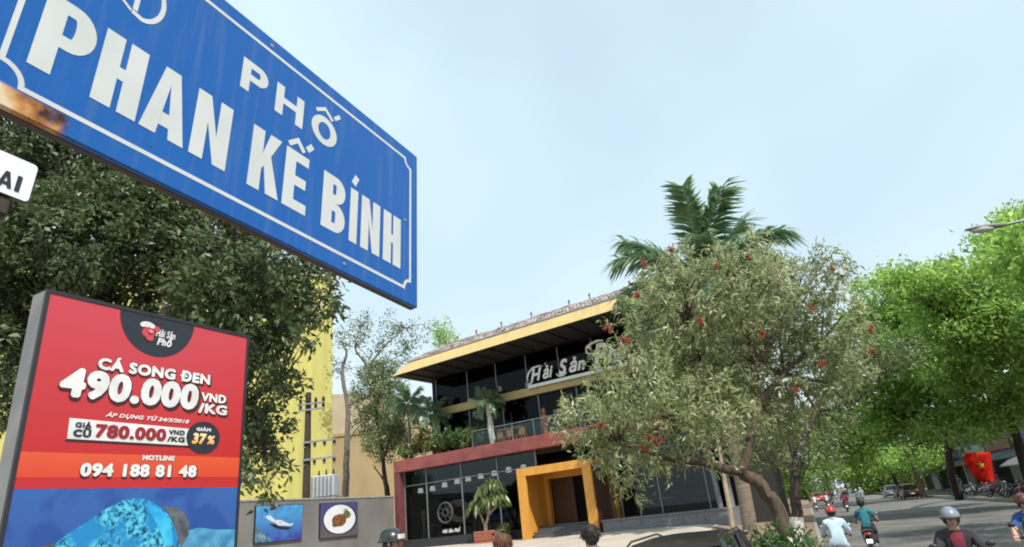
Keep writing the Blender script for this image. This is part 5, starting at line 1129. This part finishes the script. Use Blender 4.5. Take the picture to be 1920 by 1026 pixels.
        for q in range(520):
            a = random.uniform(0, 6.283); e = math.asin(random.uniform(-.3, .98)); n_ = Vector((math.cos(e) * math.cos(a), math.cos(e) * math.sin(a), math.sin(e)))
            if n_.y > .55 and n_.z < .25: continue
            cs_.append((n_.x * .106, fy - .014 + n_.y * .12, H.z + .012 + n_.z * .102)); d_ = Vector((n_.x, n_.y, n_.z * .3 - .75)); d_ = d_ - n_ * d_.dot(n_) * .75; ds_.append(d_ + Vector(rng.normal(size=3)) * .18)
        link('strands', quads_mesh('strands', leaf_arrays(np.array(cs_), np.array([tuple(v) for v in ds_]), rng.uniform(.03, .06, len(cs_)), np.full(len(cs_), .008), .08), M[hair]), hr_)
    if glasses:
        part('sunglasses', 'black', lambda m: [m.ball((sx * .036, fy + .103, H.z - .016), (.031, .010, .022), 10, 6) for sx in (-1, 1)] + [m.tube([(-.1, fy + .02, H.z - .01), (-.068, fy + .1, H.z - .008), (.068, fy + .1, H.z - .008), (.1, fy + .02, H.z - .01)], .005, 4)])
    ch, co = J['chest'], J['collar']
    part('collar', top, lambda m: m.tube([co + Vector((.075 * math.sin(a), .005 + .068 * math.cos(a), .055 + .018 * math.cos(a + math.pi))) for a in [R(d) for d in range(25, 336, 31)]], .024, 6))
    if vest:
        part('shirt_front', vest, lambda m: m.loft([[(sx * w_, y_, z_) for sx, q in ((-1, 0), (-.35, .5), (.35, .5), (1, 0)) for y_ in (yb + q * .03,)] for w_, yb, z_ in ((.085, ch.y + .105, ch.z + .17), (.08, ch.y + .135, ch.z + .06), (.06, ch.y + .128, ch.z - .1), (.04, ch.y + .08, ch.z - .22))], False))
    return t
HD = -math.atan2(DK.x, DK.y)                      # heading down the road
def on_bike(x, y, rz, label_p, label_b, pm, z=None, group=None, **kw):
    z = gz(x, y) if z is None else z
    b = motorbike(label_b, (x, y, z), rz, pm, group and 'motorbikes ridden along the road'); b.scale = (.94,) * 3
    p = person(label_p, (x, y, z), rz, RIDE, group=group, scale=.94, **kw)
    return p, b
PR = 'people riding motorbikes along the road'
on_bike(6.9, 16.0, HD, 'person in red helmet and pale blue white jacket riding away by the kerb', 'motorbike under the rider in the red helmet', 'paint_white', group=PR, top='cloth_pale', legs='cloth_pale', helmet='paint_red', build=1.22)
on_bike(9.85, 20.6, HD - .12, 'person in teal shirt with bare black hair riding away down the road', 'dark motorbike under the rider in the teal shirt', 'paint_black', group=PR, top='cloth_teal', legs='cloth_dark', sleeves='short', build=1.05)
on_bike(5.52, 9.2, math.pi - .48, 'person in grey helmet, dark jacket and red shirt riding towards the viewer', 'motorbike under the rider in the grey helmet', 'paint_blue', group=PR, top='cloth_dark', legs='cloth_jean', helmet='paint_grey', build=1.22, vest='cloth_maroon')
on_bike(8.05, 11.3, math.pi - .5, 'person in maroon helmet, sunglasses and blue shirt at the right edge', 'motorbike under the rider in the blue shirt', 'paint_silver', group=PR, top='cloth_blue', legs='cloth_dark', sleeves='short', helmet='paint_maroon', build=1.1, glasses=True)
on_bike(26.0, 57, HD, 'person in dark red top riding far down the middle of the road', 'dark motorbike under the far rider in dark red', 'paint_black', group=PR, top='cloth_maroon', legs='cloth_dark', helmet='paint_black')
on_bike(27.2, 66, HD, 'person in white shirt riding far away near the left kerb', 'red motorbike under the far rider in white', 'paint_red', group=PR, top='cloth_white', legs='cloth_grey', helmet='paint_red')
on_bike(33.8, 71, math.pi + HD, 'person in pale green top riding towards the viewer far down the road', 'green motorbike of the far rider in pale green', 'paint_green', group=PR, top='cloth_sky', legs='cloth_dark', helmet='paint_white')
on_bike(38.5, 88, HD, 'person in grey top riding away furthest down the road', 'black motorbike of the furthest rider', 'paint_black', group=PR, top='cloth_grey', legs='cloth_dark', helmet='paint_blue')
far = [(52, -1.6, HD, 'cloth_white', 'paint_red'), (58, -3.5, HD, 'cloth_grey', 'paint_black'), (75, -2.2, HD, 'cloth_sky', 'paint_blue'), (78, -4.6, HD, 'cloth_maroon', 'paint_black'), (84, -7.0, HD + math.pi, 'cloth_white', 'paint_silver'), (98, -3.0, HD, 'cloth_red', 'paint_red'), (100, -8.0, HD + math.pi, 'cloth_grey', 'paint_black'), (110, -4.5, HD, 'cloth_pale', 'paint_white'), (112, -6.5, HD + math.pi, 'cloth_teal', 'paint_blue')]
wh = ['white topped person on a red motorbike by the far left kerb', 'grey topped person on a black motorbike left of the far centre line', 'sky blue topped person on a blue motorbike far down the left lane', 'maroon topped person on a black motorbike in the far middle of the road', 'white topped person on a silver motorbike coming from the far end', 'red topped person on a red motorbike very far down the left lane', 'grey topped person on a black motorbike coming beside the far parked cars', 'pale blue topped person on a white motorbike near the road end', 'teal topped person on a blue motorbike coming from the road end']
for (s_, q_, rz_, tp_, pm_), w_ in zip(far, wh):
    x, y = kp(s_, q_); on_bike(x, y, rz_, w_.replace('person on a', 'person riding a'), 'motorbike ridden by the ' + w_.split(' person')[0] + ' person, ' + w_.split('motorbike ')[1], pm_, group=PR, top=tp_, legs='cloth_dark', helmet='paint_red' if 'red' in w_ else 'paint_white')
# walkers whose heads show along the lower edge
person('person with short black hair seen from behind before the orange portal', (.56, 7.5, .13), .15, STAND, 'cloth_grey', 'cloth_jean', scale=.948, sleeves='short')
person('person with reddish brown hair seen from behind left of the portal', (-.43, 7.7, .13), -.1, STAND, 'cloth_white', 'cloth_dark', hair='hairbrown', scale=.948, sleeves='short')
person('person in black helmet with white visor below the dish poster', (-1.78, 8.0, .13), -1.7, STAND, 'cloth_black', 'cloth_dark', helmet='paint_black', scale=1.04)
hk = [o for o in COL.objects if o.name.split('.')[0] == 'helmet' and o.parent and o.parent.get('label', '').startswith('person in black helmet with white')][0]
mb = MB(); mb.loft([[(.133 * math.sin(a), .007 + .155 * math.cos(a), 1.652 + z_) for z_ in (-.0, .05)] + [(.136 * math.sin(a), .007 + .16 * math.cos(a), 1.652 + z_) for z_ in (.05, 0)] for a in [R(d) for d in range(-45, 46, 15)]]); mb.obj('visor', M['offwhite'], hk)

# parked motorbikes
gp = 'motorbikes parked along the right pavement'
proto = {}
def parked(s, q, rz, pm, label):
    x, y = kp(s, q); z = .13 if q < -ROAD_W else gz(x, y)
    if pm not in proto: proto[pm] = motorbike(label, (x, y, z), rz, pm, gp); return proto[pm]
    return copy_thing(proto[pm], (x, y, z), rz, label)
for s, q, rz, pm, lab in ((30.5, -12.6, 1.0, 'paint_silver', 'silver motorbike parked under the red flag'), (32.6, -12.9, .8, 'paint_black', 'black motorbike parked just left of the red flag'), (34.6, -12.5, 1.2, 'paint_blue', 'dark blue motorbike parked second left of the red flag'),
                          (28.2, -12.8, .9, 'paint_red', 'red motorbike parked right of the red flag'), (46.5, -12.6, .9, 'paint_black', 'black motorbike parked by the bare pale trunk'), (44.4, -12.4, 1.3, 'paint_silver', 'silver motorbike parked right of the bare pale trunk'), (49.0, -12.7, .7, 'paint_green', 'green motorbike parked left of the bare pale trunk'),
                          (40.5, -12.6, 1.1, 'paint_white', 'white motorbike parked between the flag and the pale trunk'), (37.8, -12.9, .9, 'paint_red', 'red motorbike parked among the bikes left of the flag')):
    parked(s, q, rz, pm, lab)
x, y = 3.35, 11.0
motorbike('dark motorbike parked beyond the black car beside the low shrub', (x, y, gz(x, y)), HD + .9, 'paint_black')

# ------------------------------------------------------------------ cars
def car(label, loc, rz, pm, h=1.5, L=4.2, w=.86, group=None):
    t = thing('parked_car', label, 'car', loc, rz, group); k = h / 1.5
    def part(name, m, fn, par=None, smooth=True): mb = MB(); fn(mb); return mb.obj(name, M[m], par or t, smooth)
    def sec(y, hw, z0, z1, n=0):
        return [(-hw * .92, y, z0), (hw * .92, y, z0), (hw, y, z0 + (z1 - z0) * .3), (hw * .985, y, z0 + (z1 - z0) * .75), (hw * .86, y, z1), (-hw * .86, y, z1), (-hw * .985, y, z0 + (z1 - z0) * .75), (-hw, y, z0 + (z1 - z0) * .3)]
    f, b = L / 2, -L / 2
    part('body', pm, lambda m: m.loft([sec(b, w * .82, .42, .80 * k), sec(b + .12, w * .95, .28, .93 * k), sec(b + .7, w, .22, .97 * k), sec(0, w, .22, .95 * k), sec(f - 1.1, w, .22, .93 * k), sec(f - .45, w * .97, .24, .84 * k), sec(f - .1, w * .86, .30, .70 * k), sec(f, w * .7, .38, .58 * k)]))
    cab = [(b + .25, .62, .93), (b + .75, .60, 1.44), (b + 1.4, .60, 1.47), (f - 1.9, .61, 1.46), (f - 1.05, .68, .93)]
    def cs(y, hw, z, z0=.90): return [(-w * .86, y, z0 * k), (w * .86, y, z0 * k), (hw * w / .86 * .99, y, z * k), (-hw * w / .86 * .99, y, z * k)]
    part('windows', 'carglass', lambda m: m.loft([cs(b + .22, .74, .94), cs(b + .7, .60, 1.43), cs(b + 1.4, .60, 1.455), cs(f - 1.85, .61, 1.445), cs(f - .98, .72, .94)]))
    part('cabin_lining', 'cloth_black', lambda m: m.loft([[(x_ * .9, y_, z_ - .05) for x_, y_, z_ in cs(q, a, z)] for q, a, z in ((b + .35, .7, 1.0), (b + .75, .58, 1.35), (f - 1.9, .58, 1.38), (f - 1.3, .66, 1.0))]))
    part('roof', pm, lambda m: m.loft([[(-a * w / .86, q, (z - .025) * k), (a * w / .86, q, (z - .025) * k), (a * .97 * w / .86, q, (z + .012) * k), (a * .5, q, (z + .035) * k), (-a * .5, q, (z + .035) * k), (-a * .97 * w / .86, q, (z + .012) * k)] for q, a, z in ((b + .66, .605, 1.43), (b + 1.0, .615, 1.46), (0, .62, 1.47), (f - 1.8, .615, 1.455))]))
    for sx in (-1, 1):
        part('roof_rail', 'chrome', lambda m: m.tube([(sx * .60 * w / .86, b + .7, 1.46 * k), (sx * .61 * w / .86, b + 1.0, 1.51 * k), (sx * .61 * w / .86, f - 2.1, 1.515 * k), (sx * .60 * w / .86, f - 1.8, 1.47 * k)], .014, 6))
        part('pillar', pm, lambda m: m.tube([(sx * .62 * w / .86, f - 1.83, 1.44 * k), (sx * .86 * w, f - 1.0, .92 * k)], .035, 6))
        part('pillar', pm, lambda m: m.tube([(sx * .62 * w / .86, -.15, 1.45 * k), (sx * w * .87, -.12, .93 * k)], .035, 6))
        part('pillar', pm, lambda m: m.tube([(sx * .61 * w / .86, b + .72, 1.43 * k), (sx * w * .86, b + .25, .93 * k)], .05, 6))
        mi = part('wing_mirror', pm, lambda m: m.ball((sx * (w + .1), f - 1.25, .98 * k), (.10, .06, .07), 10, 6))
        part('headlight', 'headlight', lambda m: m.ball((sx * w * .62, f - .1, .63 * k), (.18, .08, .08), 10, 6))
        part('tail_light', 'taillight', lambda m: m.ball((sx * w * .80, b + .08, .80 * k), (.10, .08, .12), 10, 6))
        for y in (f - .8, b + .8):
            wh = part('wheel', 'steel', lambda m: m.tube([(sx * (w - .12), y, .31), (sx * (w + .005), y, .31)], .19, 14))
            part('tyre', 'rubber', lambda m: m.torus((sx * (w - .08), y, .31), .24, .075, 'x', 22, 8), wh)
        part('door_handle', 'chrome', lambda m: m.tube([(sx * (w + .01), -.4, .82 * k), (sx * (w + .012), -.25, .82 * k)], .012, 5))
    part('bumper', 'black', lambda m: m.bbox(-w * .8, w * .8, b - .04, b + .1, .34, .5, .03), None, False)
    part('licence_plate', 'white', lambda m: m.box(-.23, .23, b - .05, b - .042, .52, .64), None, False)
    return t
car('black car with silver roof rail parked before the restaurant forecourt', (2.1, 9.3, .06), HD, 'paint_black', 1.46, 4.6, .78)
gc = 'cars parked far down the road'
for s, q, pm, lab in ((62, -10.3, 'paint_maroon', 'dark red car parked on the right beyond the pale trunk'), (69, -10.4, 'paint_black', 'black car parked behind the dark red car'), (80, -10.3, 'paint_grey', 'furthest bluish grey car on the right side of the road'), (92, -1.3, 'paint_red', 'red car far away on the left side of the road')):
    x, y = kp(s, q); car(lab, (x, y, ROAD_Z), HD, pm, 1.55, 4.3, .88, gc)

# ------------------------------------------------------------------ red flag with its yellow star
fx, fy_ = kp(30.2, -12.2)
t = thing('flag', 'red flag with yellow star hanging from a leaning pole on the right pavement', 'flag', (29.7, 46.0, .1), 0)
mb = MB(); mb.tube([(-.1, 0, 0), (.05, .1, 3.1), (.06, .15, 3.5)], [.03, .025, .02], 8); mb.obj('pole', M['steel'], t, True)
mb = MB(); NX, NZ = 14, 16
def cloth_pt(u, v):
    wdt = 1.95 * (1 - .12 * v) * math.sqrt(max(.06, 1 - (.97 * v) ** 2.4))
    x_ = 1.05 + .12 * v - .09 * math.sin(v * 3) + (u - .5) * wdt; return (x_, .16 * math.sin(u * 7 + v * 2) * (.4 + .6 * v) - .12, 3.15 - .15 * u - 2.05 * v + .1 * math.sin(u * 3.1) * v)
for j in range(NZ + 1):
    for i in range(NX + 1): mb.v.append(cloth_pt(i / NX, j / NZ))
for j in range(NZ):
    for i in range(NX): a = j * (NX + 1) + i; mb.f.append((a, a + 1, a + NX + 2, a + NX + 1)); mb.mi.append(0)
fc = mb.obj('cloth', leaf_mat('flag_red', [(.62, .022, .012), (.64, .024, .013)], .35, .7, .2), t, True)
sol = fc.modifiers.new('thickness', 'SOLIDIFY'); sol.thickness = .008
mb = MB(); star = []
for k in range(10):
    rr = .29 if k % 2 == 0 else .12; a = math.pi / 2 + k * math.pi / 5; star.append((.5 + rr * math.cos(a) / 1.75, .42 - rr * math.sin(a) / 2.0))
pts = [cloth_pt(u, v) for u, v in star]; cpt = cloth_pt(.5, .42)
mb.add([(p[0], p[1] - .03, p[2]) for p in pts] + [(cpt[0], cpt[1] - .03, cpt[2])], [(k, (k + 1) % 10, 10) for k in range(10)]); so_ = mb.obj('star', mat('star_yellow', (.85, .45, .03), .7), t)

# ------------------------------------------------------------------ street lamp over the road
t = thing('street_lamp', 'grey cobra head street lamp reaching out over the lime green tree', 'street lamp', (19.4, 17.0, .13), 0)
mb = MB(); mb.tube([(0, 0, 0), (0, 0, 4), (0, 0, 8.2), (-.5, 0, 8.75), (-1.4, 0, 8.78), (-4.9, 0, 8.42)], [.1, .085, .065, .05, .045, .04], 10); mb.obj('pole', M['steel'], t, True)
mb = MB(); mb.loft([[(x_, h * .9 * math.cos(a), 8.40 + zz + v * math.sin(a)) for a in [2 * math.pi * k / 12 for k in range(12)]] for x_, h, v, zz in ((-4.75, .05, .05, .02), (-4.95, .10, .075, .02), (-5.3, .155, .085, .01), (-5.75, .15, .07, 0), (-5.98, .06, .035, -.01))]); hd = mb.obj('lamp_head', mat('lamp_grey', (.20, .22, .2), .5), t, True)
mb = MB(); mb.ball((-5.52, 0, 8.36), (.38, .135, .115), 14, 7, .35, -.999); mb.obj('lamp_glass', M['lampglass'], hd, True)

# ------------------------------------------------------------------ shophouses behind the right hand trees
gs = 'shophouses along the right pavement'
M['awning_red'] = mat('awning_red', (.16, .05, .045), .9, (.10, .04, .035), 1.5); M['awning_green'] = mat('awning_green', (.06, .085, .065), .9); M['awning_blue'] = mat('awning_blue', (.075, .085, .11), .9)
shop_cols = [(.20, .18, .15), (.16, .16, .165), (.24, .2, .14), (.17, .145, .125), (.19, .195, .2)]
labs = ['grey brown shophouse with blue awning at the far right behind the flag', 'grey shophouse with red awning just left of the flag', 'yellowish shophouse with green awning behind the parked bikes', 'brown shophouse with blue awning behind the pale trunk', 'pale grey shophouse with red awning further down the road', 'grey brown shophouse with green awning far down the road', 'grey shophouse with blue awning near the end of the road', 'yellowish shophouse with red awning closest to the road end']
s0 = 20.0
for i in range(8):
    w = (7.5, 8.5, 8, 9, 9, 10, 11, 12)[i]; x, y = kp(s0, -ROAD_W - 5.2)
    t = thing('shophouse', labs[i], 'shop', (x, y, .13), ka, gs)          # local y runs along the street, local -x faces the road
    H_ = (8.5, 7, 9, 7.5, 8, 9, 8, 9)[i]; c = shop_cols[i % 5]; wm = mat('shop_wall', c, .9, tuple(v * .6 for v in c), .8)
    am = M[('awning_blue', 'awning_red', 'awning_green')[i % 3]]
    def SP_(name, m, fn, par=None): mb = MB(); fn(mb); return mb.obj(name, m, par or t)
    SP_('wall', wm, lambda m: (m.box(0, .3, .03, .5, -.1, 3.2), m.box(0, .3, w - .5, w - .03, -.1, 3.2), m.box(0, .3, .03, w - .03, 3.2, H_), m.box(.3, 9, .03, .3, -.1, H_), m.box(.3, 9, w - .3, w - .03, -.1, H_), m.box(6, 6.3, .3, w - .3, -.1, 3.2), m.box(.3, 9, .3, w - .3, H_ - .3, H_)))
    SP_('floor', M['concrete'], lambda m: m.box(.3, 6, .3, w - .3, -.1, .08))
    SP_('awning', am, lambda m: m.add([(-.02, .3, 3.3), (-.02, w - .3, 3.3), (-2.0, w - .3, 2.6), (-2.0, .3, 2.6), (-.02, .3, 3.25), (-.02, w - .3, 3.25), (-2.0, w - .3, 2.55), (-2.0, .3, 2.55)], [(0, 1, 2, 3), (7, 6, 5, 4), (3, 2, 6, 7), (0, 3, 7, 4), (1, 5, 6, 2)]))
    SP_('sign_board', mat('shop_sign', ((.22, .07, .06), (.36, .35, .32), (.07, .10, .18))[i % 3], .5), lambda m: m.bbox(-.14, -.02, .5, w - .5, 3.45, 4.35, .02))
    for z in ((5.0,) if H_ < 8 else (4.9, 6.9)):
        for q in range(3):
            yc = w * (q + .5) / 3
            f = SP_('window', M['offwhite'], lambda m: m.box(-.06, -.01, yc - .55, yc + .55, z, z + 1.3))
            SP_('pane', M['dark'], lambda m: m.box(-.068, -.062, yc - .48, yc - .02, z + .07, z + 1.23), f); SP_('pane', M['dark'], lambda m: m.box(-.068, -.062, yc + .02, yc + .48, z + .07, z + 1.23), f)
    SP_('shutter', M['steel'], lambda m: [m.box(.1, .13, .52, w * .45, .1 + k * .16, .1 + k * .16 + .15) for k in range(19)])
    s0 += w
# a white board and stalls of the pavement sellers
t = thing('notice_board', 'white notice board on two legs left of the red flag', 'board', (*kp(29.8, -13.6), .13), ka + .5)
mb = MB(); mb.bbox(-.4, .4, -.03, .03, .9, 2.2, .01); mb.obj('board', M['white'], t)
for sx in (-1, 1): mb = MB(); mb.box(sx * .33 - .03, sx * .33 + .03, -.025, .025, 0, .895); mb.obj('leg', M['steel'], t)
t = thing('parasol', 'faded grey pavement parasol behind the notice board', 'parasol', (*kp(33.5, -14.2), .13), 0)
mb = MB(); mb.tube([(0, 0, 0), (0, 0, 2.5)], .03, 8); mb.obj('pole', M['steel'], t)
mb = MB(); mb.loft([[(r_ * math.cos(a), r_ * math.sin(a), z) for a in [2 * math.pi * k / 8 for k in range(8)]] for r_, z in ((1.35, 1.95), (1.33, 2.02), (.75, 2.35), (.05, 2.55))]); mb.obj('canopy', M['cloth_grey'], t)
for i, (s, q, m, lab) in enumerate(((27, -14.2, 'paint_blue', 'blue plastic crate on the right pavement under the tree'), (36, -14, 'paint_red', 'red plastic crate on the right pavement behind the parked bikes'))):
    x, y = kp(s, q); t = thing('crate', lab, 'crate', (x, y, .13), .3)
    mb = MB(); mb.box(-.3, .3, -.2, .2, 0, .03); mb.obj('base', M[m], t)
    for a in ((-.3, .3, -.2, -.18, .032, .36), (-.3, .3, .18, .2, .032, .36), (-.3, -.28, -.178, .178, .032, .36), (.28, .3, -.178, .178, .032, .36)):
        mb = MB(); mb.box(*a); mb.obj('side', M[m], t)
# pedestrians on the right pavement
for (s, q, rz, top, legs, lab) in ((26.5, -13.2, 2.0, 'cloth_white', 'cloth_dark', 'person in white shirt standing on the right pavement near the flag'), (38.8, -13.6, 1.2, 'cloth_red', 'cloth_jean', 'person in red shirt standing among the parked bikes'), (50.5, -13.2, 1.7, 'cloth_blue', 'cloth_grey', 'person in blue shirt standing beyond the pale trunk')):
    x, y = kp(s, q); person(lab, (x, y, .13), rz, STAND, top, legs, sleeves='short', scale=.97, group='people standing on the right pavement')
